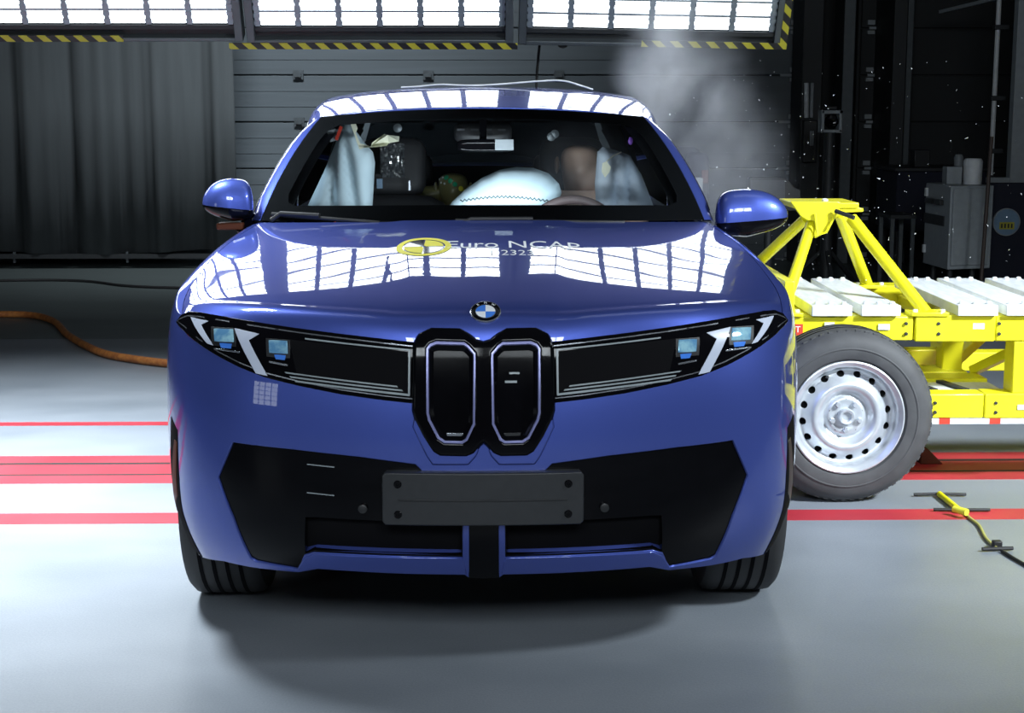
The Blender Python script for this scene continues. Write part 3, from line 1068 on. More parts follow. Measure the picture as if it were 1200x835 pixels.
# liner behind all panels, dark
lin = [(0.0, .30), (S_at(.40), .30)] + arch(*AW, .46, 188, 8, 14) + [(S_at(1.34), .26), (S_at(3.29), .26)] + arch(*BW, .46, 172, 8, 14) + [(S_at(4.25), .3), (OS[-1], .3), (OS[-1], 1.0), (S_at(2), 1.0), (S_at(.5), .94), (0.0, .9)]
panel('body_liner', P, lin, M['matt_black'], CAR, (), .07, -.035, 0, 0, both=True)
box('under_floor', (-.66, .45, .20), (.72, 4.45, .24), M['matt_black'], CAR)
box('front_bulkhead', (-.60, .32, .28), (.60, 1.35, .84), M['matt_black'], CAR)
for sx in (-1, 1):
    for cy in (AW[0], BW[0]):
        wh = MB().lathe([(.415, 0), (.415, .24), (.02, .24)], (sx * .86, cy, .365), (-sx, 0, 0), 28)
        wh.f = [f for f in wh.f if min(wh.v[i][2] for i in f) > .27]
        wh.build('wheel_house', M['matt_black'], CAR)

# ---- headlights (one black lens unit each side)
LAMP_PARTS = {}
for sd in (-1, 1):
    hb = panel('headlight', P, band_poly, M['gloss_black'], CAR, (), .02, .002, .004, .014, side=sd)

    def sub(name, px, m, off=.0035, bev=.001, depth=.003, res=.012):
        return panel(name, P, onP(px), m, hb, (), res, off, bev, depth, side=sd)
    ring = inset(band_poly, .0085)
    ring2 = inset(band_poly, .0115)
    n = len(ring)
    # thin silver line round the lens
    Vr = np.vstack([P(*np.array(ring).T), P(*np.array(ring2).T)]); nn = np.vstack([fnormals(P, *np.array(ring).T)] * 2)
    Vr = Vr + nn * .0032
    Fr = [(i, (i + 1) % n, n + (i + 1) % n, n + i) for i in range(n)]
    if sd < 0:
        Vr = Vr * (-1, 1, 1)
    raw('silver_line', Vr, Fr, M['silver'], hb)
    sub('light_blade', [(224.5, 372), (244.5, 376.5), (236, 380.5), (250.5, 404.5), (243.5, 402)], M['blade'])
    sub('light_blade', [(275.5, 385), (303.5, 391.5), (291.5, 398.5), (313.5, 440), (300.5, 437)], M['blade'])
    # projector modules: a recessed block with a lens and a chip below
    for (cx, cy, w, h) in ((263, 393, 11, 7), (326.5, 406.5, 10.5, 7)):
        mo = sub('lamp_module', [(cx - w - 4, cy - h - 3), (cx + w + 3, cy - h - 1), (cx + w + 3, cy + h + 6), (cx - w - 3, cy + h + 4)], M['satin_black'], .0025)
        q = panel('projector_lens', P, onP([(cx - w, cy - h), (cx + w - 1, cy - h + 1), (cx + w, cy + h), (cx - w + 1, cy + h - 1)]), M['led'], mo, (), .012, .006, .003, .006, side=sd)
        panel('projector_chip', P, onP([(cx - w + 6, cy + h + 2), (cx + w - 2, cy + h + 3), (cx + w - 3, cy + h + 8), (cx - w + 8, cy + h + 7)]), M['roundel_blue'], mo, (), .012, .004, .001, .003, side=sd)
    sub('chrome_bar', [(316, 423), (337, 427), (337, 428.5), (316, 424.5)], M['silver'])
    sub('chrome_bar', [(252, 408), (281, 412), (281, 413), (252, 409)], M['silver'])
    sub('screen_field', [(340, 398), (478, 412), (478, 461), (350, 445)], M['matt_black'], .0025)
    for l in ([(358, 396.3), (481, 409.5), (481, 411), (358, 397.7)], [(479, 411), (481, 411), (480.5, 463), (478.5, 463)], [(334, 435.5), (465, 452), (466.5, 453.6), (336, 437.2)],
              [(339.5, 440.5), (471, 456.5), (472.5, 458.2), (341.5, 442.3)], [(345, 445.3), (480, 461.5), (480, 463.8), (347, 447.4)]):
        sub('light_line', l, M['thin_line'], .0035, .0005, .002, .02)

# ---- kidney grille
grille = panel('kidney_grille', P, KID, M['gloss_black'], CAR, [KIN], .012, .016, .012, .03, both=True)
for sd in (-1, 1):
    ci = inset(KIN, .0095)
    panel('grille_contour', P, KIN, M['contour'], grille, [ci], .012, .010, .003, .010, side=sd)
    g = panel('grille_panel', P, ci, M['grille_black'], grille, (), .016, -.012, .0, .0, side=sd)
    # side walls of the recess
    w = inset(ci, .014)
    n = len(ci)
    c1, c2 = np.array(ci), np.array(w)
    V1 = P(*c1.T) + fnormals(P, *c1.T) * .006; V2 = P(*c2.T) - fnormals(P, *c2.T) * .010
    Vw = np.vstack([V1, V2]) * ((sd, 1, 1))
    raw('grille_wall', Vw, [(i, (i + 1) % n, n + (i + 1) % n, n + i) for i in range(n)], M['gloss_black'], g, None, 30)
    panel('sensor_strip', P, onP([(523, 508), (546, 508.5), (545, 512), (524, 511.5)]), M['silver' if sd < 0 else 'satin_black'], g, (), .01, -.009, .001, .004, side=sd)
    if sd > 0:
        for (a, b, c, d) in ((524, 436, 536, 438), (527, 446, 541, 448.5)):
            panel('sensor_mark', P, onP([(a, b), (c, b), (c, d), (a, d)]), M['thin_line'], g, (), .01, -.010, .0005, .002, side=-1 if sd < 0 else 1)
# sculpted ledge under the kidneys
for sd in (-1, 1):
    panel('grille_ledge', P, onP([(489, 482), (500, 512), (512, 531), (549, 532), (560, 524), (556, 533), (548, 542), (508, 542), (502, 533), (486, 500)]), BODY, CAR, (), .014, .007, .006, .012, side=sd)

# ---- emblem
ez = onP([(569.5 - 3.5 - 0.0, 367)])[0]


def hood_hit(px, py):
    """point of the hood under a pixel"""
    d = FW * F_PX + RT * (px - 600) - UP * (py - 417.5); d /= np.linalg.norm(d)
    ok, loc, nor, idx = hood.ray_cast(Vector(CAM - org(CAR)), Vector(d))
    return (np.array(loc) + org(CAR), np.array(nor)) if ok else (None, None)


ep, en = hood_hit(569, 367.5)
if ep is None:
    ep, en = np.array([.003, .075, .985]), np.array([0, -.7, .7])
en = en / np.linalg.norm(en)
en[0] = 0; en /= np.linalg.norm(en)
en = .5 * en + .5 * np.array((0, -.80, .60)); en /= np.linalg.norm(en)
ep = ep + en * .004
ex = np.array([1.0, 0, 0]); eu = np.cross(en, ex); eu = -eu if eu[2] < 0 else eu
to = lambda r, a, h: ep + ex * r * math.cos(a) + eu * r * math.sin(a) + en * h
em = MB().lathe([(.0405, -.006), (.0405, .003), (.038, .005), (.0275, .005), (.0265, .0035), (.0, .0035)], ep, en, 48).build('emblem', M['gloss_black'], CAR)
MB().lathe([(.0412, -.006), (.0412, .0045), (.0385, .0058)], ep, en, 48).build('emblem_rim', M['silver'], em)
MB().lathe([(.0283, .004), (.0283, .0056), (.0262, .0056)], ep, en, 48).build('emblem_inner_rim', M['silver'], em)
for q in range(4):
    a = [math.pi / 2 * q + math.pi / 2 * k / 10 for k in range(11)]
    V = [to(0, 0, .0046)] + [to(.0262, t, .0046) for t in a]
    raw('emblem_quarter', V, [tuple(range(len(V)))], M['roundel_blue' if q in (1, 3) else 'roundel_white'], em)


def text_mesh(body, size):
    c = bpy.data.curves.new('writing', 'FONT')
    c.body = body; c.size = size; c.align_x = 'CENTER'; c.align_y = 'CENTER'; c.resolution_u = 3
    o = bpy.data.objects.new('writing', c); COL.objects.link(o)
    bpy.context.view_layer.update()
    me = bpy.data.meshes.new_from_object(o.evaluated_get(bpy.context.evaluated_depsgraph_get()))
    V = np.array([tuple(v.co) for v in me.vertices]).reshape(-1, 3); Fc = [tuple(p.vertices) for p in me.polygons]
    bpy.data.objects.remove(o); bpy.data.curves.remove(c); bpy.data.meshes.remove(me)
    return V, Fc


for ch, a in (('B', 128), ('M', 90), ('W', 52)):
    V, Fc = text_mesh(ch, .0105)
    a = math.radians(a)
    r = .0332
    V3 = [to(r, a, .0053) + (ex * math.sin(a) - eu * math.cos(a)) * v[0] + (ex * math.cos(a) + eu * math.sin(a)) * v[1] for v in V]
    raw('emblem_letter', V3, Fc, M['roundel_white'], em)

# ---- writing on the hood
hood_ray = lambda x, y: hood.ray_cast(Vector(np.array([x, y, 2.0]) - org(CAR)), Vector((0, 0, -1)))


def on_hood(V2, Fc, name, m, off=.0012):
    out = []
    for x, y in V2:
        ok, loc, nor, i = hood_ray(x, y)
        z = loc[2] + org(CAR)[2] if ok else 1.1
        out.append((x, y, z + off))
    return raw(name, out, Fc, m, hood)


def hp(px, py):
    p, n_ = hood_hit(px, py)
    return p


pl, pr = hp(523, 287), hp(678, 287)
V, Fc = text_mesh('Euro NCAP', .10)
wv = V[:, 0].max() - V[:, 0].min()
sx = (pr[0] - pl[0]) / wv
yt, yb = hp(600, 283)[1], hp(600, 291)[1]
hv = V[:, 1].max() - V[:, 1].min()
on_hood([((pl[0] + pr[0]) / 2 + v[0] * sx, (yt + yb) / 2 + v[1] * (yt - yb) / hv) for v in V], Fc, 'decal_lettering', M['decal_white'])
pl2, pr2 = hp(574, 297), hp(624, 297)
V, Fc = text_mesh('1 2323', .10)
wv = V[:, 0].max() - V[:, 0].min(); hv = V[:, 1].max() - V[:, 1].min()
yt, yb = hp(600, 293.5)[1], hp(600, 299.5)[1]
on_hood([((pl2[0] + pr2[0]) / 2 + v[0] * (pr2[0] - pl2[0]) / wv, (yt + yb) / 2 + v[1] * (yt - yb) / hv) for v in V], Fc, 'decal_lettering', M['decal_white'])
q1, q2, q3, q4 = hp(465, 288), hp(529, 288), hp(497, 279), hp(497, 300)
rx, ry = (q2[0] - q1[0]) / 2, (q3[1] - q4[1]) / 2
ccx, ccy = (q1[0] + q2[0]) / 2, (q3[1] + q4[1]) / 2


def sector(a0, a1, r0, r1, name, m, off):
    n = 14
    a = np.radians(np.linspace(a0, a1, n))
    V2 = [(ccx + rx * r1 * math.cos(t), ccy + ry * r1 * math.sin(t)) for t in a] + [(ccx + rx * r0 * math.cos(t), ccy + ry * r0 * math.sin(t)) for t in a]
    on_hood(V2, [(i, n + i, n + i + 1, i + 1) for i in range(n - 1)], name, m, off)


for a0 in (0, 60, 120, 180, 240, 300):
    sector(a0, a0 + 60, .78, 1.0, 'decal_ring', M['decal_yellow'], .0012)
for k in range(4):
    sector(90 * k + 2, 90 * k + 88, .08, .72, 'decal_quarter', M['decal_yellow'] if k % 2 == 0 else M['gloss_black'], .0012)

# ---- lower black panel, intake, number plate carrier
lp_out = LOWP[:-3] + [LOWP[-3], LOWP[-2], LOWP[-1]]
grown = inset(LOWP, -.006)
grown = [(0.0 if abs(s) < .02 else s, z) for s, z in grown]
low = panel('lower_panel', P, grown, M['gloss_black'], CAR, [INTAKE], .02, -.007, .0, .0, both=True)
for sd in (-1, 1):
    n = len(INTAKE)
    i1 = np.array(INTAKE); i2 = np.array(inset(INTAKE, .012))
    V1 = P(*i1.T) - fnormals(P, *i1.T) * .007
    V2 = P(*i2.T) + np.array([0, .10, 0])
    raw('intake_wall', np.vstack([V1, V2]) * (sd, 1, 1), [(i, (i + 1) % n, n + (i + 1) % n, n + i) for i in range(n)], M['gloss_black'], low, None, 30)
    raw('intake_back', (V2 + (0, .0, 0)) * (sd, 1, 1), [tuple(range(n))], M['matt_black'], low)
    for k, (py0, py1) in enumerate(((611, 622), (624, 637), (639, 648))):
        a = onP([(366, py0), (538, py0 + 3), (538, py1 + 3), (366, py1)])
        v = [P(*q) + np.array([0, .055 + (.02 if i in (0, 1) else 0), 0]) for i, q in enumerate(a)]
        mid = lambda p, q: (np.array(p) + np.array(q)) / 2
        V3 = np.array(v + [p + np.array([0, .02, 0]) for p in v]) * (sd, 1, 1)
        raw('intake_slat', V3, [(0, 1, 2, 3), (7, 6, 5, 4), (0, 4, 5, 1), (1, 5, 6, 2), (2, 6, 7, 3), (3, 7, 4, 0)], M['intake'], low)
    # painted shelf below the intake and painted post beside the centre bar
    panel('intake_shelf', P, BLIP, BODY, CAR, (), .02, -.003, .003, .05, side=sd)
    panel('intake_post', P, onP([(543, 614), (549, 614), (549, 677), (543, 673)]), BODY, low, (), .02, -.003, .002, .05, side=sd)
    c0 = onP([(425, 596)])[0]
    q = P(*c0) * (sd, 1, 1)
    MB().lathe([(.012, .006), (.012, -.004), (.009, -.005), (.0, -.005)], q, (0, 1, 0), 16).build('parking_sensor', M['satin_black'], low)
    panel('trim_line', P, onP([(359, 543.5), (391, 547), (391, 548.2), (359, 544.6)]), M['thin_line'], low, (), .02, -.004, 0, .003, side=sd) if sd < 0 else None
    panel('trim_line', P, onP([(359, 577), (391, 580.5), (391, 581.5), (359, 578)]), M['thin_line'], low, (), .02, -.004, 0, .003, side=sd) if sd < 0 else None
    # corner air curtain and blade
    bl = panel('corner_blade', P, onP([(201, 488), (208, 504), (210, 560), (214, 598), (222, 622), (237, 652), (205, 642), (199, 590)]), M['matt_black'], CAR, (), .015, .0015, .003, .02, side=sd)
    panel('air_slot', P, onP([(205.5, 515), (208, 518), (209, 580), (211, 600), (207, 598)]), M['amber'] if sd < 0 else M['satin_black'], bl, (), .015, .0035, .001, .003, side=sd)  # left slot: an orange-brown reflection painted in as its colour
    panel('tow_cover_screw', P, onP([(226, 560), (232, 559), (232, 563), (226, 564)]), M['silver'], CAR, (), .02, .001, .001, .003, side=sd) if False else None

pz0, pz1 = at(566, 614, -.03)[2], at(566, 556, -.03)[2]
px0, px1 = at(449, 585, -.03)[0], at(683, 585, -.03)[0]


def platefn(a, b):
    a = np.asarray(a, float); b = np.asarray(b, float)
    return np.stack([a, -.034 + .20 * a * a, b], -1)


pl_poly = [(px0 + .006, pz0), (px1 - .006, pz0), (px1, pz0 + .006), (px1, pz1 - .006), (px1 - .006, pz1), (px0 + .006, pz1), (px0, pz1 - .006), (px0, pz0 + .006)]
plate = panel('plate_carrier', platefn, pl_poly, M['plate_black'], CAR, (), .03, 0, .004, .035)
zm = (pz0 + pz1) / 2 - .004
panel('plate_ridge', platefn, [(px0 + .04, zm), (px1 - .04, zm), (px1 - .04, zm + .003), (px0 + .04, zm + .003)], M['satin_black'], plate, (), .03, .002, .001, .003)
for x in (px0 + .038, px1 - .038):
    for z in (pz0 + .026, pz1 - .026):
        y = -.034 + .2 * x * x
        MB().lathe([(.0105, .004), (.0105, -.003), (.0085, -.005), (.004, -.005), (.003, -.003), (0, -.003)], (x, y, z), (0, 1, 0), 18).build('plate_screw', M['gloss_black'], plate)
# ---- greenhouse
WB = lambda u: np.stack([.79 * u, 1.385 + .15 * np.abs(u)**2.5, 1.145 - .008 * u * u], -1)
WT = lambda u: np.stack([.632 * u, 2.09 + .075 * u * u, 1.527 - .032 * u * u - .0 * u**6], -1)


def Wf(u, v):
    u = np.asarray(u, float); v = np.asarray(v, float)
    p = WB(u) * (1 - v[..., None]) + WT(u) * v[..., None]
    k = 4 * v * (1 - v) * .018
    p[..., 1] -= k * .42; p[..., 2] += k * .9
    p[..., 0] += np.sign(u) * (np.abs(u)**2) * 4 * v * (1 - v) * .012
    return p


wi_in = [(-.86, .115), (-.90, .14), (-.915, .20), (-.90, .72), (-.885, .82), (-.84, .87), (0, .885), (.84, .87), (.885, .82), (.90, .72), (.915, .20), (.90, .14), (.86, .115)]
full = [(-1, 0), (1, 0), (1, 1), (-1, 1)]
panel('windscreen', Wf, full, M['glass'], CAR, (), .06, .003, 0, 0)
panel('windscreen_border', Wf, [(-1, 0), (1, 0), (1, 1), (-1, 1)], M['matt_black'], CAR, [wi_in], .05, 0, 0, 0)
panel('cowl', lambda a, b: np.stack([a, 1.34 + .14 * np.abs(a / .79)**2.5 + b, 1.128 - .008 * (a / .79)**2 + .0 * b], -1), [(-.77, 0), (.77, 0), (.77, .06), (-.77, .06)], M['matt_black'], CAR, (), .08, 0, 0, 0)
# wipers lie along the base of the screen
for u0, u1, v0, v1 in ((-.95, -.45, .030, -.03), (-.12, .62, -.015, -.03)):
    pts = [Wf(np.array(a), np.array(b)) + np.array([0, -.008, .010]) for a, b in zip(np.linspace(u0, u1, 12), np.linspace(v0, v1, 12))]
    w = MB().tube(pts, .007, 8).build('wiper', M['satin_black'], CAR)
    MB().tube([pts[0] + np.array([0, -.03, -.02]), pts[1] + np.array([0, -.01, .005]), pts[5] + np.array([0, -.002, .008])], .009, 8).build('wiper_arm', M['satin_black'], w)

ZR = nspline([2.09, 2.3, 2.6, 3.0, 3.4, 3.8, 4.2], [1.530, 1.566, 1.600, 1.620, 1.615, 1.588, 1.535])
XR = nspline([2.09, 2.4, 2.8, 3.2, 3.7, 4.2], [.632, .655, .660, .650, .62, .57])


def Rf(u, v):
    u = np.asarray(u, float); v = np.asarray(v, float)
    y = 2.095 + .075 * u * u * (1 - v)**3 + (4.2 - 2.095) * v
    yy = 2.095 + (4.2 - 2.095) * v
    return np.stack([u * XR(yy), y, ZR(yy) - .032 * u * u - .012 * np.abs(u)**6], -1)


gridpanel('roof', Rf, np.linspace(-.996, .996, 61), np.linspace(.004, 1, 60), BODY, CAR, 0, .003, .015)
gridpanel('headliner', Rf, np.linspace(-.97, .97, 21), np.linspace(.02, 1, 20), M['trim_dark'], CAR, -.035, 0, 0)


def rail_in(w):
    """inner line: up the edge of the screen and back along the roof"""
    w = np.asarray(w, float)
    a = np.clip(w, 0, 1); b = np.clip(w - 1, 0, 1)
    p = Wf(np.ones_like(a), a); q = Rf(np.ones_like(b), b)
    k = (w > 1)[..., None]
    return np.where(k, q, p)


def rail(w, c):
    w = np.asarray(w, float); c = np.asarray(c, float)[..., None]
    I = rail_in(w)
    k = sstep(w, .75, 1.15)
    off = np.stack([.050 + .012 * k - .0 * w, .055 * (1 - k), -.020 - .058 * k], -1)
    off[..., 1] += .06 * (1 - sstep(w, 0, .25))
    O = I + off
    bul = 4 * c * (1 - c)
    n = np.stack([.75 + 0 * w, -.45 * (1 - k), .35 + .45 * k], -1); n /= np.linalg.norm(n, axis=-1)[..., None]
    return I * (1 - c) + O * c + n * bul * .014


belt_x = lambda y: belt(y)[..., 0]


def sidewin(w, c):
    """w as in rail (0..2), c from the rail (0) to the belt (1)"""
    O = rail(w, np.ones_like(np.asarray(w, float)))
    y = O[..., 1] + (np.clip(O[..., 1], 1.6, 4.25) - O[..., 1])
    Bb = np.stack([belt(np.clip(y, 1.52, 4.4))[..., 0], y, belt(np.clip(y, 1.52, 4.4))[..., 1]], -1)
    c = np.asarray(c, float)[..., None]
    r = O * (1 - c) + Bb * c
    r[..., 0] += (4 * c * (1 - c) * .018)[..., 0] - .004
    return r


for sd in (-1, 1):
    gridpanel('roof_pillar', rail, np.concatenate([np.linspace(.0, .999, 40), np.linspace(1.001, 1.995, 40)]), np.linspace(0, 1, 11), BODY, CAR, 0, 0, 0, side=sd, flip=True)
    gridpanel('window_trim', rail, np.linspace(.1, 1.995, 50), np.linspace(.93, 1.10, 3), M['gloss_black'], CAR, .003, .002, .006, side=sd, flip=True)
    gridpanel('front_window', sidewin, np.linspace(.05, 1.25, 30), np.linspace(0, 1, 8), M['glass_side'], CAR, 0, 0, 0, side=sd, flip=True)
    gridpanel('centre_pillar', sidewin, np.linspace(1.25, 1.30, 3), np.linspace(0, 1, 8), M['gloss_black'], CAR, .003, 0, 0, side=sd, flip=True)
    gridpanel('rear_window', sidewin, np.linspace(1.30, 1.80, 14), np.linspace(0, 1, 8), M['glass_side'], CAR, 0, 0, 0, side=sd, flip=True)
    gridpanel('rear_pillar', sidewin, np.linspace(1.80, 1.995, 8), np.linspace(0, 1, 8), BODY, CAR, 0, 0, 0, side=sd, flip=True)
    # inside trim of the screen pillar
    gridpanel('pillar_trim', lambda w, c: rail(w, c * 1.0) + np.stack([-.05 - .03 * (1 - np.asarray(c)), .05 + 0 * w, -.03 + 0 * w], -1), np.linspace(.02, .98, 20), np.linspace(0, 1.0, 4), M['trim_grey'], CAR, 0, 0, 0, side=sd)
for sd in (-1, 1):
    gridpanel('pillar_lining', rail, np.concatenate([np.linspace(.0, .999, 20), np.linspace(1.001, 1.995, 20)]), np.linspace(0, 1, 5), M['trim_dark'], CAR, -.010, 0, 0, side=sd, flip=True)
    gridpanel('rear_pillar_lining', sidewin, np.linspace(1.78, 1.995, 6), np.linspace(0, 1, 5), M['trim_dark'], CAR, -.012, 0, 0, side=sd, flip=True)
# tail of the car


def tail(u, v):
    u = np.asarray(u, float); v = np.asarray(v, float)
    top = np.stack([u * .57, 4.2 + 0 * u, 1.535 - .04 * u * u], -1)
    low_ = np.stack([u * .72, 4.62 - .25 * u * u, 1.02 + 0 * u], -1)
    vv = v[..., None]
    return top * (1 - vv) + low_ * vv


gridpanel('tailgate', tail, np.linspace(-1, 1, 21), np.linspace(.62, 1, 6), BODY, CAR, 0, .002, .02)
gridpanel('tailgate_lining', lambda u, v: tail(u, v) - np.array((0, .02, .01)), np.linspace(-.99, .99, 11), np.linspace(.60, 1, 4), M['trim_dark'], CAR, 0, 0, 0)
gridpanel('rear_screen', tail, np.linspace(-1, 1, 21), np.linspace(0, .62, 6), M['glass_rear'], CAR, 0, 0, 0)
for sd in (-1, 1):
    panel('tail_lamp', P, [(S_at(4.3), .90), (S_at(4.3) + .55, .92), (S_at(4.3) + .55, .98), (S_at(4.3), .98)], M['red'], CAR, (), .05, .003, .002, .01, side=sd)
# white aerial-like wire bonded along the roof edge is a thing of its own (below)

# ---- mirrors


def mirror(sd, base, yaw, W_, H_, lower):
    """housing: painted cap over a black lower shell; base = inner lower corner of the cap in world space"""
    R = rot('Z', yaw * sd)
    base = np.array(base, float)
    ns, na = 25, 17
    th = np.linspace(-math.pi / 2, math.pi / 2, ns)

    def fn(part):
        V, Fc = [], []
        for t in th:
            s = math.sin(t)                          # -1 inner end, 1 outer end
            rho = max(1e-4, 1 - abs(s)**(7.0 if s < 0 else 3.6))**(.36 if s < 0 else .45)
            hz_ = H_ * (1 - .30 * max(0, s + .25)**1.6) * rho
            lo = lower * (1 - .35 * abs(s + .15)) * rho
            dep = .080 * rho * (1 - .25 * max(0, s))
            z0 = .010 * (s + 1)
            for k in range(na):
                q = k / (na - 1)
                if part == 'cap':
                    a = math.pi * q * .92
                    yy = -dep * math.copysign(abs(math.cos(a))**.75, math.cos(a)); z = z0 + hz_ * abs(math.sin(a))**.85
                else:
                    a = math.pi * q * .85
                    yy = -dep * .97 * math.copysign(abs(math.cos(a))**.8, math.cos(a)); z = z0 - lo * abs(math.sin(a))**.8
                V.append((sd * (W_ * (s + 1) / 2), yy, z))
        for i in range(ns - 1):
            for k in range(na - 1):
                Fc.append((i * na + k, (i + 1) * na + k, (i + 1) * na + k + 1, i * na + k + 1))
        return np.array(V) @ R.T + base, Fc
    o = MB().add(*fn('cap')).build('mirror', BODY, CAR, 0, 60)
    MB().add(*fn('low')).build('mirror_shell', M['gloss_black'], o, 0, 60)
    n = 20
    g = [(sd * W_ * (.5 + .44 * math.cos(2 * math.pi * k / n)), .052, .03 + H_ * .45 * math.sin(2 * math.pi * k / n)) for k in range(n)]
    raw('mirror_glass', np.array(g) @ R.T + base, [tuple(range(n))], M['mirror_glass'], o)
    f0 = np.array([sd * W_ * .22, .01, -lower * .8]) @ R.T + base
    f1 = np.array([sd * .775, base[1] + .04, base[2] - .10])
    MB().bar(f0, f1, .09, .030, (0, 1, 0)).build('mirror_foot', M['gloss_black'], o, .008)
    return o, R, base


rb = at(838, 260, 1.62)
mirror(1, rb, -4, at(922, 256, 1.62)[0] - rb[0], .112, .062)
lb_ = at(296.5, 245, 1.62)
mo, Rm, mb = mirror(-1, lb_, -14, (lb_[0] - at(240, 245, 1.62)[0]) / math.cos(math.radians(14)), .104, .050)
ml = MB().box((-.125, -.055, -.070), (-.03, .02, -.046)).build('mirror_lamp', M['amber'], mo, .006)
ml.location = tuple(mb)

# ---- wheels of the car


def car_wheel(sx, cy):
    c = (sx * .80, cy, .363)
    w = MB().lathe([(.255, -.11), (.30, -.118), (.345, -.115), (.360, -.10), (.363, -.08), (.363, .08), (.360, .10), (.345, .115), (.30, .118), (.255, .11)], c, (sx, 0, 0), 56).build('wheel', M['car_rubber'], CAR)
    for x in (-.06, -.02, .02, .06):
        MB().lathe([(.3645, x - .006), (.3655, x - .006), (.3655, x + .006), (.3645, x + .006)], c, (sx, 0, 0), 40).build('tread_groove', M['matt_black'], w)
    MB().lathe([(.256, .112), (.25, .12), (.24, .10), (.10, .095), (.06, .11), (.0, .11)], c, (sx, 0, 0), 40).build('rim', M['satin_black'], w)
    for k in range(5):
        a = 2 * math.pi * k / 5
        p = np.array(c) + sx * np.array([.105, 0, 0])
        MB().bar(p + np.array([0, math.cos(a) * .05, math.sin(a) * .05]), p + np.array([0, math.cos(a) * .24, math.sin(a) * .24]), .05, .03, (1, 0, 0)).build('spoke', M['steel_rim'], w, .004)


for sx in (-1, 1):
    for cy in (AW[0], BW[0]):
        car_wheel(sx, cy)

# ---- cabin
box('cabin_floor', (-.70, 1.35, .30), (.70, 4.2, .36), M['matt_black'], CAR)


def rbox(name, lo, hi, m, parent, R=None, sub=2, pinch=0.0):
    """soft cushion: a box with rounded corners"""
    lo, hi = np.array(lo, float), np.array(hi, float)
    c = (lo + hi) / 2; h = (hi - lo) / 2
    n = 7
    V, idx, Fc = [], {}, []

    def vid(p):
        k = tuple(np.round(p, 6))
        if k not in idx:
            idx[k] = len(V)
            q = np.array(p)
            s = np.sum(np.abs(q)**5)**(1 / 5)
            q = q / max(s, 1e-9)
            q = q * h
            if R is not None:
                q = np.array(R) @ q
            V.append(q + c)
        return idx[k]
    g = np.linspace(-1, 1, n)
    for ax in range(3):
        for sg in (-1, 1):
            for i in range(n - 1):
                for j in range(n - 1):
                    quad = []
                    for a, b in ((i, j), (i + 1, j), (i + 1, j + 1), (i, j + 1)):
                        p = [0, 0, 0]; p[ax] = sg; p[(ax + 1) % 3] = g[a]; p[(ax + 2) % 3] = g[b]
                        quad.append(vid(p))
                    Fc.append(tuple(quad if sg > 0 else quad[::-1]))
    return raw(name, V, Fc, m, parent, None, 180)


dash = MB()
prof = [(1.42, 1.06), (1.52, 1.105), (1.75, 1.112), (1.90, 1.095), (1.95, 1.03), (1.90, .90), (1.80, .60), (1.45, .60)]
dash.prism(prof, -.70, .70, lambda u, v, t: (t, u, v))
dsh = dash.build('dashboard', M['trim_dark'], CAR, .012, 40)
MB().box((-.32, 1.80, 1.106), (.22, 1.83, 1.152), rot('X', 12)).build('dash_screen', M['gloss_black'], dsh, .004)
MB().box((-.14, 1.76, 1.112), (.22, 1.80, 1.128)).build('screen_edge', M['frame_grey'], dsh, .004)
# seats
for sx, nm in ((-1, 'passenger'), (1, 'driver')):
    x = .385 * sx
    s = rbox('seat', (x - .25, 2.12, .50), (x + .25, 2.66, .68), M['trim_dark'], CAR)
    R = rot('X', -14)
    rbox('backrest', (x - .25, 2.58, .62), (x + .25, 2.76, 1.16), M['trim_dark'], s, R)
    rbox('headrest', (x - .14, 2.72, 1.15), (x + .14, 2.84, 1.40), M['trim_dark'], s, R)
    for q in (-.06, .06):
        MB().tube([(x + q, 2.74, 1.10), (x + q, 2.77, 1.22)], .007, 8).build('headrest_post', M['silver'], s)
rs = rbox('rear_seat', (-.64, 3.05, .50), (.64, 3.60, .68), M['trim_dark'], CAR)
rbox('backrest', (-.64, 3.58, .62), (.64, 3.76, 1.14), M['trim_dark'], rs, rot('X', -16))
for x in (-.38, .38):
    rbox('headrest', (x - .13, 3.72, 1.12), (x + .13, 3.82, 1.30), M['trim_dark'], rs)
box('rear_shelf', (-.62, 3.85, 1.0), (.62, 4.35, 1.02), M['matt_black'], CAR)
# crinkled film and clip on the passenger headrest
foil = []
p0, p1 = at(446, 208, 2.60), at(474, 168, 2.60)
gx, gz = np.linspace(p0[0], p1[0], 14), np.linspace(p0[2], p1[2], 18)
V = [(x, 2.60 + RNG.uniform(-.006, .006), z) for x in gx for z in gz]
Fc = [(i * 18 + j, (i + 1) * 18 + j, (i + 1) * 18 + j + 1, i * 18 + j + 1) for i in range(13) for j in range(17)]
raw('film_panel', V, Fc, M['foil'], CAR, None, 20)
q = at(445, 215, 2.62)
box('belt_guide', q - np.array((.012, .01, .02)), q + np.array((.012, .01, .02)), M['sign_blue'], CAR)
q = at(480, 217, 2.62)
box('belt_guide', q - np.array((.004, .01, .02)), q + np.array((.004, .01, .02)), M['silver'], CAR)
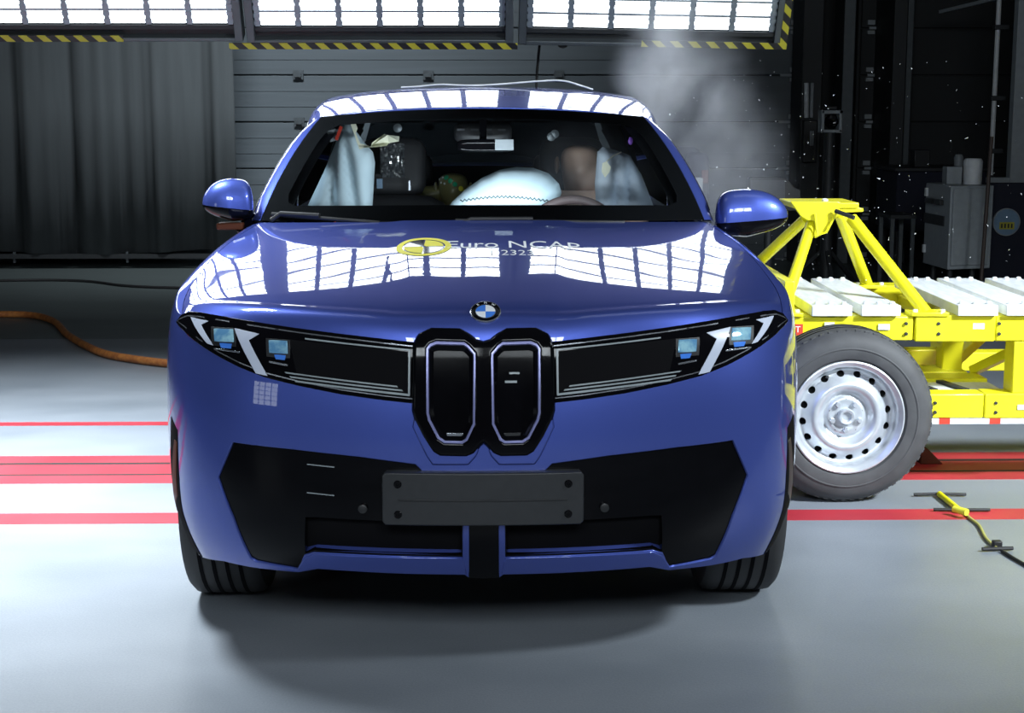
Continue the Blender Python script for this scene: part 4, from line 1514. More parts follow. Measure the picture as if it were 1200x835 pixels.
# overhead console, inside mirror, courtesy lamps
oc = rbox('overhead_console', at(532, 168, 2.22) - np.array((0, .05, 0)), at(600, 143, 2.22) + np.array((0, .22, 0)), M['trim_dark'], CAR)
for px in (540, 556, 572, 588):
    q = at(px, 152, 2.17)
    box('console_grille', q - np.array((.015, .002, .004)), q + np.array((.015, .002, .004)), M['trim_grey'], oc)
q0, q1 = at(536, 178, 2.05), at(602, 163, 2.05)
im = rbox('inside_mirror', q0 - np.array((0, .015, 0)), q1 + np.array((0, .02, 0)), M['gloss_black'], CAR)
q0, q1 = at(580, 176, 2.03), at(602, 163, 2.03)
box('mirror_back', q0, q1 + np.array((0, .004, 0)), M['cabinet'], im, .003)
MB().tube([at(566, 150, 2.06) + np.array((0, .04, .03)), at(566, 166, 2.06)], .014, 8).build('mirror_stalk', M['gloss_black'], im)
for px, py in ((466, 150), (646, 160), (650, 157)):
    q = at(px, py, 2.4)
    MB().lathe([(.018, 0), (.018, -.006), (.008, -.010), (0, -.010)], q, (0, 1, 0), 14).build('grab_clip', M['frame_grey'], CAR)
MB().ball(at(739, 165, 2.2), (.010, .006, .016), 10, 8).build('blue_lamp', M['purple'], CAR)

# steering wheel
sc = at(672, 283, 1.90)
Rw = rot('X', -24)
ring = [np.array(sc) + Rw @ np.array((.178 * math.cos(a), 0, .170 * math.sin(a))) for a in np.linspace(0, 2 * math.pi, 49)]
sw = MB().tube(ring, .0175, 12).build('steering_wheel', M['wheel_trim'], CAR, 0, 60)
rbox('wheel_hub', sc - np.array((.085, .03, .06)), sc + np.array((.085, .05, .06)), M['wheel_trim'], sw, Rw)
for a in (0, math.pi, -math.pi / 2):
    p = np.array(sc); q = sc + Rw @ np.array((.17 * math.cos(a), 0, .165 * math.sin(a)))
    MB().bar(p, q, .05, .02, (0, 1, 0.1)).build('wheel_spoke', M['wheel_trim'], sw, .004)
for dx in (-.09, -.02, .05):
    q = sc + Rw @ np.array((dx, -.02, .085))
    MB().box(q - np.array((.018, .01, .012)), q + np.array((.018, .01, .012))).build('wheel_switch', M['purple'], sw, .003)
MB().tube([sc, sc + np.array((0, -.30, -.15))], .035, 10).build('steering_column', M['trim_dark'], sw)


# ---- airbags
def pillow(name, px, y, thick, m, parent, lobes=None, res=.018, power=.5, dist=.07):
    poly = [tuple(at(a, b, y)[[0, 2]]) for a, b in px]
    ab, T = fill2d(poly, [], res)
    d = edge_dist(ab, dense(poly, res))
    h = np.clip(d / dist, 0, 1)
    h = (1 - (1 - h)**2)**power
    if lobes is not None:
        h = h * lobes(ab)
    F_ = np.stack([ab[:, 0], y - thick * h, ab[:, 1]], -1); B_ = np.stack([ab[:, 0], y + thick * h, ab[:, 1]], -1)
    n = len(ab)
    Fc = [tuple(t) for t in T] + [tuple(int(i) + n for i in t)[::-1] for t in T]
    o = raw(name, np.vstack([F_, B_]), Fc, m, parent, None, 180)
    bm = bmesh.new(); bm.from_mesh(o.data)
    bmesh.ops.remove_doubles(bm, verts=bm.verts, dist=1e-4)
    bmesh.ops.recalc_face_normals(bm, faces=bm.faces)
    bm.to_mesh(o.data); bm.free()
    o.data.shade_smooth()
    return o


xl = lambda px: at(px, 200, 2.25)[0]
CL = [(401, 142), (393, 168), (380, 200), (361, 240), (361, 252), (436, 252), (438, 217), (439.5, 190), (437, 178), (428, 168), (416, 152), (410, 143)]
seams = lambda pts: (.35 + .65 * np.minimum(1, np.minimum(np.abs(pts[:, 0] - (xl(391) + (1.30 - pts[:, 1]) * -.06)), np.abs(pts[:, 0] - (xl(410) + (1.30 - pts[:, 1]) * .14))) / .035)**.6)
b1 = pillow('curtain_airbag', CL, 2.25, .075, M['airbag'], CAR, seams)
CR = [(700, 178), (706, 172), (722, 176), (738, 182), (752, 205), (770, 252), (699, 252), (697, 215)]
xr_ = lambda px: at(px, 200, 2.25)[0]
seamr = lambda pts: (.35 + .65 * np.minimum(1, np.minimum(np.abs(pts[:, 0] - (xr_(722) + (1.30 - pts[:, 1]) * .02)), np.abs(pts[:, 0] - (xr_(736) + (1.30 - pts[:, 1]) * .03))) / .035)**.6)
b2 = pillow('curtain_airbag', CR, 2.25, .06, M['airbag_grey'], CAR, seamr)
CB = [(522, 250), (530, 236), (545, 222), (565, 208), (585, 199), (605, 195.5), (625, 196.5), (643, 203), (655, 215), (658, 226), (653, 240), (640, 256), (522, 256)]
b3 = pillow('centre_airbag', CB, 2.20, .13, M['airbag'], CAR, None, .018, .6, .16)
# stitched seam across the centre airbag
pts = []
for k in range(44):
    a = k / 43
    px = 540 + 103 * a
    py = 235.5 - 5 * math.sin(math.pi * a) + (1.2 if k % 2 else -1.2)
    ok, loc, nor, i = b3.ray_cast(Vector(CAM - org(CAR)), Vector(at(px, py, 2.1) - CAM).normalized())
    if ok:
        pts.append(np.array(loc) + org(CAR))
if len(pts) > 4:
    MB().tube(pts, .0032, 5).build('seam', M['seam'], b3)
# cream paper tags and the red strap
tg = MB()
a = [at(*p, 2.12) for p in ((411, 146), (416, 143), (419, 150), (417, 156), (422, 168), (433, 171), (421, 175), (416, 160))]
V = np.array([p for p in a] + [p + np.array((0, .004, 0)) for p in a])
n = len(a)
raw('paper_tag', V, [tuple(range(n)), tuple(range(n, 2 * n))[::-1]] + [(i, (i + 1) % n, n + (i + 1) % n, n + i) for i in range(n)], M['paper'], CAR)
a = [at(*p, 2.10) for p in ((420, 173.5), (434, 171.5), (436, 167), (450, 157), (454, 158), (467.5, 160), (467.5, 165.5), (455, 168), (453, 171), (440, 172.5))]
V = np.array([p + np.array((0, .03 * (i % 2), 0)) for i, p in enumerate(a)] + [p + np.array((0, .03 * (i % 2) + .004, 0)) for i, p in enumerate(a)])
n = len(a)
raw('paper_tag', V, [tuple(range(n)), tuple(range(n, 2 * n))[::-1]] + [(i, (i + 1) % n, n + (i + 1) % n, n + i) for i in range(n)], M['paper'], CAR)
a = [at(*p, 2.14) for p in ((706, 191), (711, 189), (716, 196), (714, 202), (709, 208), (705, 201))]
raw('paper_tag', np.array(a + [p + np.array((0, .004, 0)) for p in a]), [(0, 1, 2, 3, 4, 5), (11, 10, 9, 8, 7, 6)] + [(i, (i + 1) % 6, 6 + (i + 1) % 6, 6 + i) for i in range(6)], M['paper'], CAR)
MB().tube([at(711, 189, 2.14), at(718, 183, 2.16), at(728, 178, 2.2)], .0022, 6).build('tag_string', M['paper'], CAR)
MB().bar(at(400, 148, 2.14), at(394, 164, 2.14), .012, .004, (0, 1, 0)).build('red_strap', M['red'], CAR)
MB().bar(at(388, 152, 2.15), at(392, 165, 2.15), .035, .004, (0, 1, 0)).build('strap_patch', M['cabinet'], CAR)


# ---- crash test dummies
def dummy(name, label, x, y, zseat, zhead, sc_, m, lean=(0, 0), markers=False):
    """seated figure grown from one skeleton with a Skin modifier"""
    me = bpy.data.meshes.new(name)
    hx, hy = x + lean[0], y + lean[1]
    J, E_ = [], []

    def j(p, r, par=None):
        J.append((p, r))
        if par is not None:
            E_.append((par, len(J) - 1))
        return len(J) - 1
    s = sc_
    pel = j((x, y, zseat), (.15 * s, .12 * s))
    wa = j((x + lean[0] * .2, y + .04 * s, zseat + .16 * s), (.14 * s, .10 * s), pel)
    ch = j((x + lean[0] * .5, y + .06 * s, zseat + .34 * s), (.17 * s, .12 * s), wa)
    sh = j((x + lean[0] * .7, y + .06 * s, zseat + .46 * s), (.13 * s, .09 * s), ch)
    nk = j((x + lean[0] * .85, y + .05 * s + lean[1], zhead - .12 * s), (.055 * s, .055 * s), sh)
    jw = j((hx, hy + .015 * s, zhead - .065 * s), (.070 * s, .080 * s), nk)
    hd = j((hx, hy + .01 * s, zhead + .015 * s), (.083 * s, .098 * s), jw)
    cr = j((hx, hy + .01 * s, zhead + .075 * s), (.070 * s, .082 * s), hd)
    for sd in (-1, 1):
        up = j((x + lean[0] * .7 + sd * .19 * s, y + .06 * s, zseat + .44 * s), (.062 * s, .062 * s), sh)
        el = j((x + sd * .25 * s, y - .06 * s, zseat + .20 * s), (.047 * s, .047 * s), up)
        wr = j((x + sd * .17 * s, y - .27 * s, zseat + .27 * s), (.032 * s, .032 * s), el)
        j((x + sd * .155 * s, y - .35 * s, zseat + .30 * s), (.036 * s, .024 * s), wr)
        hp_ = j((x + sd * .10 * s, y - .04 * s, zseat - .01 * s), (.085 * s, .085 * s), pel)
        kn = j((x + sd * .13 * s, y - .45 * s, zseat + .06 * s), (.062 * s, .062 * s), hp_)
        an = j((x + sd * .13 * s, y - .62 * s, max(.42, zseat - .22 * s)), (.042 * s, .042 * s), kn)
        j((x + sd * .13 * s, y - .76 * s, max(.405, zseat - .24 * s)), (.040 * s, .03 * s), an)
    me.from_pydata([p for p, r in J], E_, [])
    o = bpy.data.objects.new(name, me); COL.objects.link(o)
    sk = o.modifiers.new('skin', 'SKIN')
    sv = me.skin_vertices[0].data
    for i, (p, r) in enumerate(J):
        sv[i].radius = r
    sv[0].use_root = True
    sb = o.modifiers.new('sub', 'SUBSURF'); sb.levels = 2; sb.render_levels = 2
    bpy.context.view_layer.update()
    ev = bpy.data.meshes.new_from_object(o.evaluated_get(bpy.context.evaluated_depsgraph_get()))
    bpy.data.objects.remove(o)
    co = np.array([tuple(v.co) for v in ev.vertices])
    # face of the moulded head: nose ridge, brow, shallow eye hollows, chin, ears
    d = co - np.array((hx, hy, zhead))
    front = (d[:, 1] < -.02 * s) & (np.abs(d[:, 2]) < .13 * s)
    g = lambda cx, cz_, w: np.exp(-(((d[:, 0] - cx * s) / (w * s))**2 + ((d[:, 2] - cz_ * s) / (w * s * 1.2))**2))
    co[:, 1] -= np.where(front, .022 * s * g(0, -.015, .018) - .010 * s * (g(-.034, .015, .02) + g(.034, .015, .02)) + .008 * s * g(0, -.085, .03) + .004 * s * g(0, -.055, .02), 0)
    for i, v in enumerate(ev.vertices):
        v.co = co[i]
    me2 = ev; me2.name = name
    me2.shade_smooth()
    ob = bpy.data.objects.new(name, me2); COL.objects.link(ob)
    me2.materials.clear(); me2.materials.append(m)
    base = np.array((x, y, zseat - .10 * s))
    for v in me2.vertices:
        v.co = np.array(v.co) - base
    ob.location = base; ORG[ob] = base
    tag(ob, label, 'dummy')
    for sd in (-1, 1):
        MB().ball((hx + sd * .086 * s, hy + .02 * s, zhead - .005 * s), (.010 * s, .022 * s, .032 * s), 10, 8).build('ear', m, ob)
    return ob


hd = at(680, 197, 2.55)
d1 = dummy('crash_test_dummy', 'tan vinyl crash test dummy sitting behind the steering wheel', hd[0], 2.50, .62, hd[2] + .018, 1.13, M['skin'], (0.0, .04))
hd2 = at(531, 217, 3.1)
d2 = dummy('crash_test_dummy', 'olive crash test dummy with coloured head markers, seated low in the rear', hd2[0] - .06, 3.10, .70, hd2[2] - .01, .92, M['skin_green'], (.06, .0))


def sticker(px, py, w, m, nm):
    ok, loc, nor, i = d2.ray_cast(Vector(CAM - org(d2)), Vector(at(px, py, 3.0) - CAM).normalized())
    if ok:
        p = np.array(loc) + org(d2); n_ = np.array(nor)
        MB().lathe([(w, -.002), (w, .002), (w * .8, .003), (0, .003)], p, n_, 14).build(nm, m, d2)


M['green_mark'] = mat('green_marker', (0.03, 0.45, 0.22), 0.4)
sticker(540, 202, .016, M['purple'], 'blue_marker')
for px, py in ((523, 208), (528, 212), (533, 216)):
    sticker(px, py, .012, M['green_mark'], 'green_marker')
for px, py in ((540, 221), (544, 225)):
    sticker(px, py, .012, M['decal_yellow'], 'yellow_marker')
for px, py in ((515, 210), (519, 208), (517, 214), (521, 215)):
    sticker(px, py, .005, M['decal_white'], 'white_dot')

# ================================================================== the barrier trolley
TR = thing('barrier_trolley', 'yellow steel crash barrier trolley on silver wheels, run into the car side', 'trolley', (2.2, 2.7, 0))
Yn, Yf = 2.12, 3.28        # front faces of the near and far beams


def beam(x0, x1, y0, y1, z0, z1, name='beam'):
    return box(name, (x0, y0, z0), (x1, y1, z1), M['yellow'], TR, .006)


ub = beam(1.24, 1.72, Yn, Yn + .12, .610, .708)
beam(1.727, 2.05, Yn - .006, Yn + .126, .605, .712, 'beam')
ub2 = beam(2.052, 3.9, Yn - .004, Yn + .124, .606, .710)
beam(1.24, 3.9, Yf - .12, Yf, .61, .71)
beam(1.24, 1.36, Yn + .12, Yf - .12, .612, .705)
beam(1.93, 2.02, Yn + .12, Yf - .12, .612, .668, 'cross_beam')
beam(3.72, 3.84, Yn + .12, Yf - .12, .612, .705)
# lower deck
lb1 = beam(1.60, 2.02, Yn, Yn + .10, .292, .392)
lb2 = beam(2.022, 3.9, Yn - .004, Yn + .104, .290, .394)
beam(1.60, 3.9, Yf - .10, Yf, .30, .39)
beam(1.62, 2.10, 2.60, 2.78, .385, .400, 'deck_plate')
beam(1.62, 2.14, 2.45, 2.60, .30, .395, 'cross_beam')
beam(1.62, 2.14, 3.02, 3.10, .30, .43, 'cross_beam')
dk = box('deck_grating', (1.62, Yn + .10, .365), (2.14, 2.45, .380), M['zinc'], TR)
for k in range(3):
    x = 1.72 + k * .13
    MB().bar((x, Yn + .11, .386), (x - .05, 2.44, .386), .03, .012).build('grating_slot', M['dark_steel'], dk)
for x in (2.05,):
    beam(x - .045, x + .045, 2.66, 2.76, .39, .62, 'post')
beam(2.13, 2.26, Yn, Yn + .11, .392, .606, 'post')
beam(3.6, 3.72, Yn, Yn + .11, .392, .606, 'post')
beam(2.13, 2.26, Yf - .11, Yf, .39, .61, 'post')
beam(1.30, 1.42, Yf - .11, Yf, .39, .61, 'post')
MB().bar((2.05, 2.72, .40), (2.28, 2.85, .56), .045, .045).build('brace', M['yellow'], TR, .004)
MB().bar((2.13, 2.62, .40), (2.22, 2.3, .55), .04, .04).build('brace', M['yellow'], TR, .004)
# reflective tape under the lower beam
for k, (x0, x1) in enumerate(((1.76, 1.84), (1.84, 1.885), (1.885, 2.045), (2.045, 2.09), (2.09, 2.30))):
    box('reflective_tape', (x0, Yn - .002, .268), (x1, Yn + .01, .291), M['white'] if k % 2 == 0 else M['red'], TR)
# bolts and stickers on the beams
for px, py in ((1062, 379), (1062, 391), (1100, 379), (1100, 391), (1171, 379), (1171, 391)):
    q = at(px, py, Yn - .008)
    MB().lathe([(.007, .006), (.007, -.003), (0, -.004)], q, (0, 1, 0), 8).build('bolt', M['dark_steel'], TR)
for px, py in ((1096, 472), (1096, 483), (1167, 472), (1167, 483)):
    q = at(px, py, Yn - .006)
    MB().lathe([(.007, .006), (.007, -.003), (0, -.004)], q, (0, 1, 0), 8).build('bolt', M['dark_steel'], TR)
for px, py, w, h in ((972, 381, 12, 7), (1036, 383, 14, 7), (1147, 382, 14, 7), (1198, 477, 12, 6)):
    q = at(px, py, Yn - .007)
    box('sticker', (q[0] - w / 600, q[1] - .001, q[2] - h / 600), (q[0] + w / 600, q[1] + .004, q[2] + h / 600), M['white'], TR)
q = at(935, 386, Yn - .003)
stk = box('red_sticker', (q[0] - .02, q[1] - .001, q[2] - .022), (q[0] + .02, q[1] + .006, q[2] + .022), M['red'], TR)
V, Fc = text_mesh('T', .035)
raw('sticker_letter', [(q[0] + v[0], q[1] - .002, q[2] + v[1]) for v in V], Fc, M['decal_white'], stk)
# silver slabs lying across the beams, each bolted down
for k, (pa, pb) in enumerate((((952, 358), (999, 372)), ((1010, 360), (1056, 372)), ((1123, 362), (1170, 372)), ((1180, 362), (1228, 372)), ((1245, 362), (1292, 372)))):
    x0, x1 = at(*pa, 2.09)[0], at(pb[0], pa[1], 2.09)[0]
    sl = box('metal_slab', (x0, 2.09, .712), (x1, 3.06, .755), M['zinc'], TR, .003)
    for f in (.16, .5, .84):
        for y in (2.13, 3.0):
            MB().lathe([(.011, 0), (.011, .009), (.007, .013), (0, .013)], (x0 + (x1 - x0) * f, y, .754), (0, 0, 1), 10).build('slab_bolt', M['zinc'], sl)
# tripod tower
ft = [at(917, 349, 2.16), at(1086, 367, 2.16), at(1017, 338, 3.10), at(858, 338, 3.10)]
ft = [np.array((p[0], p[1], .712)) for p in ft]
cen = at(966, 240, 2.60); zt = cen[2]
tops = [at(951, 262, 2.50), at(998, 256, 2.50), at(984, 250, 2.72), at(944, 256, 2.72)]
for k in range(4):
    r = .0235 if k in (0, 3) else .026
    lg = MB().tube([ft[k], tops[k]], r, 16).build('leg', M['yellow'], TR, 0, 50)
    box('foot_plate', ft[k] - np.array((.075, .055, .004)), ft[k] + np.array((.075, .055, .012)), M['yellow'], lg, .003)
    for dx in (-.055, .055):
        MB().lathe([(.010, .01), (.010, .022), (0, .024)], ft[k] + np.array((dx, -.03, 0)), (0, 0, 1), 8).build('bolt', M['zinc'], lg)
q0, q1 = at(926, 235, 2.44), at(1008, 240, 2.44)
hdp = box('top_plate', (q0[0] + .015, 2.46, zt - .004), (q1[0], 2.76, zt + .018), M['yellow'], TR, .003)
# front gusset of the head: wide at the top, tapering to a rounded nose
gp = [(926, 236), (984, 236), (984, 243), (980, 250), (972, 262), (962, 275), (955, 279), (953, 274), (957, 262), (953, 258), (946, 258), (938, 253)]
gus = MB().prism([tuple(at(a, b, 2.45)[[0, 2]]) for a, b in gp], 2.44, 2.465, lambda u, v, t: (u, t, v)).build('head_plate', M['yellow'], TR, .003)
gp2 = [(984, 240), (1012, 244), (1012, 248), (990, 249), (981, 254), (968, 268)]
MB().prism([tuple(at(a, b, 2.47)[[0, 2]]) for a, b in gp2], 2.47, 2.66, lambda u, v, t: (u, t, v)).build('side_gusset', M['yellow'], TR, .003)
MB().tube([at(979, 247, 2.42), at(1001, 255, 2.36)], .009, 10).build('lock_pin', M['dark_steel'], TR)
MB().lathe([(.013, 0), (.013, .012), (.006, .016), (0, .016)], (cen[0] - .02, 2.5, zt + .018), (0, 0, 1), 10).build('top_bolt', M['zinc'], TR)
MB().tube([at(955, 250, 2.43), at(958, 276, 2.425), at(968, 272, 2.425), at(980, 250, 2.43)], .006, 8).build('lifting_loop', M['yellow'], TR)


def trolley_wheel(c, sgn):
    """c: centre of the outer face; sgn=-1 faces the camera"""
    c = np.array(c, float)
    ax = np.array((0, sgn, 0.0))           # outward
    R_ = .344
    tp = [(.222, -.005), (.232, .012), (.262, .019), (.300, .012), (.322, -.004), (.334, -.022), (R_, -.045), (R_ + .001, -.10), (R_, -.155), (.332, -.180), (.30, -.202), (.25, -.205), (.222, -.19)]
    hub = thing('wheel', None, None, tuple(c)) if False else None
    ty = MB().lathe(tp, c, ax, 72).build('wheel', M['rubber'], TR, 0, 45)
    for h in (-.062, -.100, -.138):
        MB().lathe([(R_ + .0015, h - .005), (R_ + .0022, h - .005), (R_ + .0022, h + .005), (R_ + .0015, h + .005)], c, ax, 60).build('tread_groove', M['matt_black'], ty)
    MB().lathe([(.268, .0192), (.270, .0205), (.274, .0203), (.276, .0186)], c, ax, 64).build('sidewall_ring', M['rubber'], ty)
    for h, n_ in ((-.03, 60), (-.17, 60)):       # shoulder tread blocks
        b = MB()
        for k in range(n_):
            a = 2 * math.pi * k / n_
            e = np.array((math.cos(a), 0, math.sin(a)))
            b.bar(c + ax * h + e * .330, c + ax * h + e * (.3392 if h > -.1 else .3362), .018, .016, (0, 1, 0))
        o = b.build('tread_blocks', M['rubber'], ty)
        o['kind'] = 'stuff'
    # rim
    pr = nspline([0, .030, .045, .075, .086, .100, .118, .130, .142, .160, .185, .192, .205, .222],
                 [-.030, -.030, -.030, -.032, -.040, -.022, -.006, -.006, -.016, -.036, -.040, -.030, .004, .010])
    depth = np.linspace(.034, .1915, 16)
    rim = MB().lathe([(.190, -.060), (.192, -.032), (.196, -.010), (.203, .000), (.207, .002), (.211, .006), (.217, .010), (.222, .008), (.223, -.006)], c, ax, 72).build('rim', M['steel_rim'], ty, 0, 40)

    def dish(a, b):
        a = np.asarray(a, float); b = np.asarray(b, float)
        r = np.hypot(a, b)
        return np.stack([c[0] + a, c[1] + ax[1] * pr(r), c[2] + b], -1)
    outer = [(.192 * math.cos(t), .192 * math.sin(t)) for t in np.linspace(0, 2 * math.pi, 49)[:-1]]
    holes = [[(.033 * math.cos(t), .033 * math.sin(t)) for t in np.linspace(0, 2 * math.pi, 21)[:-1]]]
    nh = 16
    for k in range(nh):
        a = 2 * math.pi * (k + .35) / nh
        er, et = np.array((math.cos(a), math.sin(a))), np.array((-math.sin(a), math.cos(a)))
        holes.append([tuple(er * (.168 + .0125 * math.cos(t)) + et * .0165 * math.sin(t)) for t in np.linspace(0, 2 * math.pi, 15)[:-1]])
    ab, T = fill2d(outer, holes, .010)
    V = dish(ab[:, 0], ab[:, 1]); N = fnormals(dish, ab[:, 0], ab[:, 1])
    if N[:, 1].mean() * ax[1] < 0:
        N = -N; T = T[:, ::-1]
    V2, N2, F2 = skirt(V, N, T, .0015, .010)
    raw('wheel_disc', V2, F2, M['steel_rim'], ty, N2)
    MB().lathe([(.0, -.060), (.20, -.060), (.20, -.062), (0, -.062)], c + ax * -.045, ax, 40).build('brake_plate', M['dark_steel'], ty)
    MB().lathe([(.033, -.035), (.033, -.012), (.028, -.006), (.020, -.008), (.016, -.02), (.0, -.02)], c, ax, 32).build('hub_cap', M['steel_rim'], ty)
    for k in range(5):
        a = 2 * math.pi * k / 5 + math.pi / 2 + .63
        e = np.array((math.cos(a), 0, math.sin(a)))
        MB().lathe([(.012, -.032), (.012, -.018), (.009, -.012), (.0, -.012)], c + e * .056, ax, 6).build('wheel_bolt', M['steel_rim'], ty)
        e = np.array((math.cos(a + .63), 0, math.sin(a + .63)))
        MB().lathe([(.0035, -.035), (.0035, -.028), (0, -.028)], c + e * .066, ax, 8).build('hub_pin', M['dark_steel'], ty)
    va = np.array((math.cos(2.05), 0, math.sin(2.05)))
    MB().tube([c + va * .172 + ax * -.03, c + va * .182 + ax * .01], .0055, 8).build('valve', M['dark_steel'], ty)
    return ty


trolley_wheel((1.412, 1.885, .345), -1)
trolley_wheel((1.412, 3.50, .345), 1)
trolley_wheel((4.1, 1.885, .345), -1)
trolley_wheel((4.1, 3.50, .345), 1)
for x in (1.412, 4.1):
    MB().tube([(x, 1.98, .345), (x, 3.40, .345)], .035, 12).build('axle', M['dark_steel'], TR)
    for y in (2.25, 3.12):
        beam(x - .05, x + .05, y, y + .06, .34, .615, 'axle_hanger')
# crushed honeycomb face against the car door
cb = box('barrier_face', (.99, 2.12, .33), (1.20, 3.30, .82), M['zinc'], TR, .01)
for k in range(1, 3):
    box('barrier_joint', (.985, 2.115, .33 + k * .163 - .004), (1.19, 3.305, .33 + k * .163 + .004), M['dark_steel'], cb)
box('bumper_plate', (1.20, 2.12, .30), (1.24, 3.30, .85), M['yellow'], TR, .004)

# ================================================================== things on the floor and in the background
# orange hose
hz = [(-60, 368), (0, 368), (30, 368.5), (52, 372), (68, 380), (78, 391), (90, 399), (105, 407), (130, 416), (160, 421), (192, 425), (230, 428), (300, 430)]


def atz(px, py, z):
    d = FW * F_PX + RT * (px - 600) - UP * (py - 417.5)
    return CAM + d * ((z - CAM[2]) / d[2])


pts = curve([atz(a, b, .026) for a, b in hz], 110)
h = MB().tube(pts, .024, 12).build('hose', M['hose'], None, 0, 60)
tag(h, 'thick orange hose snaking over the floor left of the car', 'hose')
pts = curve([atz(a, b, .012) for a, b in ((-80, 329), (0, 328.5), (60, 328), (110, 330), (140, 334), (205, 337), (260, 338), (400, 338))], 60)
tag(MB().tube(pts, .012, 8).build('floor_cable', M['cable_black'], None, 0, 60), 'thin black cable lying on the floor in front of the curtain', 'cable')
# white wire over the roof
def on_roof(px, py):
    d = at(px, py, 2.5)
    return d


wp = [(470, 107), (490, 101.5), (515, 99), (540, 100), (566, 101.5), (600, 97.5), (640, 94.5), (662, 95), (680, 100), (695, 109)]
zs = []
for k, (a, b) in enumerate(wp):
    p = at(a, b, 2.9)
    zr = float(Rf(np.array(min(1, abs(p[0]) / .66)), np.array((2.9 - 2.095) / 2.105))[2])
    p[2] = max(p[2], zr + .008)
    zs.append(p)
w = MB().tube(curve(zs, 60), .0042, 6).build('roof_wire', M['wire_white'], None, 0, 60)
tag(w, 'thin white wire lying loosely across the car roof', 'wire')
# yellow marker rod and cables on the floor at the right
yr = thing('measuring_rod', 'short yellow rod lying across a red line, two thin black cross rods on it', 'rod', tuple(atz(1118, 590, 0)))
MB().tube([atz(1101, 578.5, .014), atz(1125, 598, .014)], .012, 10).build('rod', M['yellow'], yr)
MB().tube([atz(1071, 579, .010), atz(1100, 578.3, .012), atz(1132, 579, .010)], .006, 8).build('cross_rod', M['cable_black'], yr)
MB().tube([atz(1094, 596.5, .010), atz(1126, 597, .012), atz(1160, 597, .010)], .006, 8).build('cross_rod', M['cable_black'], yr)
MB().tube([atz(1118, 596, .028), atz(1133, 600, .028)], .014, 10).build('end_cap', M['decal_yellow'], yr)
tag(MB().tube(curve([atz(a, b, .007) for a, b in ((1129, 599), (1137, 607), (1146, 614), (1151, 622), (1156, 631), (1163, 638), (1168, 642))], 40), .006, 8).build('yellow_cable', M['cable_olive'], None, 0, 60),
    'thin yellowish cable running from the yellow rod to a black clamp', 'cable')
cl = thing('cable_clamp', 'small black clamp on the floor at the lower right edge', 'clamp', tuple(atz(1168, 643, 0)))
MB().tube([atz(1151, 643, .01), atz(1187, 642, .01)], .007, 8).build('cross_rod', M['cable_black'], cl)
q = atz(1168, 642, .0)
MB().box(q - np.array((.016, .014, 0)), q + np.array((.016, .014, .028))).build('clamp_body', M['cable_black'], cl, .004)
tag(MB().tube(curve([atz(a, b, .007) for a, b in ((1174, 645), (1190, 655), (1206, 664), (1240, 684))], 20), .006, 8).build('grey_cable', M['cable_black'], None, 0, 60),
    'thin dark cable leaving the frame at the right below the clamp', 'cable')
# chock behind the trolley wheel
q = atz(1083, 541, 0)
ck = MB().prism([(0, 0), (.10, 0), (.03, .07), (0, .07)], -.05, .05, lambda u, v, t: (q[0] + u - .03, q[1] + t, v)).build('wheel_chock', M['amber'], None, .004)
tag(ck, 'small brown chock on the rail right of the trolley wheel', 'chock')

# hanging black cable below the lamp panels
tag(MB().tube(curve([at(632, 48, 5.6) + np.array((0, 0, 4.05)), at(633, 48, 5.6) + np.array((0, 0, 1.5)), at(633, 48, 5.6), at(631, 70, 5.6), at(628, 96, 5.6), at(628, 130, 5.6)], 20), .008, 8).build('hanging_cable', M['cable_black'], None, 0, 60),
    'black cable hanging from the lamp panels above the roof', 'cable')
# equipment behind the car
q = at(804, 230, 5.6)
eq = thing('equipment_case', 'dark blue rounded equipment case standing behind the car, half hidden by smoke', 'case', (q[0], 5.6, 0))
bdy = rbox('case_body', (q[0] - .10, 5.5, .12), (q[0] + .115, 5.85, at(804, 172, 5.6)[2]), M['blue_dark'], eq)
rbox('case_hood', (q[0] - .02, 5.46, .9), (q[0] + .125, 5.62, at(804, 178, 5.6)[2]), M['blue_dark'], eq)
box('red_lamp', at(826, 205, 5.45) - np.array((.02, .005, .05)), at(826, 205, 5.45) + np.array((.02, .005, .03)), mat('dull_red', (.08, .015, .012), .6), eq, .003)
for sx in (-.08, .08):
    for sy in (5.55, 5.8):
        MB().lathe([(.045, -.015), (.045, .015)], (q[0] + sx, sy, .045), (1, 0, 0), 14).build('castor', M['cable_black'], eq)
        MB().tube([(q[0] + sx, sy, .045), (q[0] + sx, sy, .16)], .012, 8).build('castor_fork', M['dark_steel'], eq)
q = at(816, 235, 5.3)
lb = thing('grey_box', 'light grey upright box beside the dark case, behind the right pillar', 'box', (q[0], 5.3, 0))
box('box_body', (q[0] - .035, 5.25, .06), (q[0] + .03, 5.35, at(816, 208, 5.3)[2]), M['cabinet'], lb, .004)
box('box_foot', (q[0] - .05, 5.22, .0), (q[0] + .05, 5.38, .06), M['dark_steel'], lb, .004)
box('box_lid', (q[0] - .038, 5.247, at(816, 235, 5.3)[2]), (q[0] + .033, 5.353, at(816, 233, 5.3)[2]), M['frame_grey'], lb)

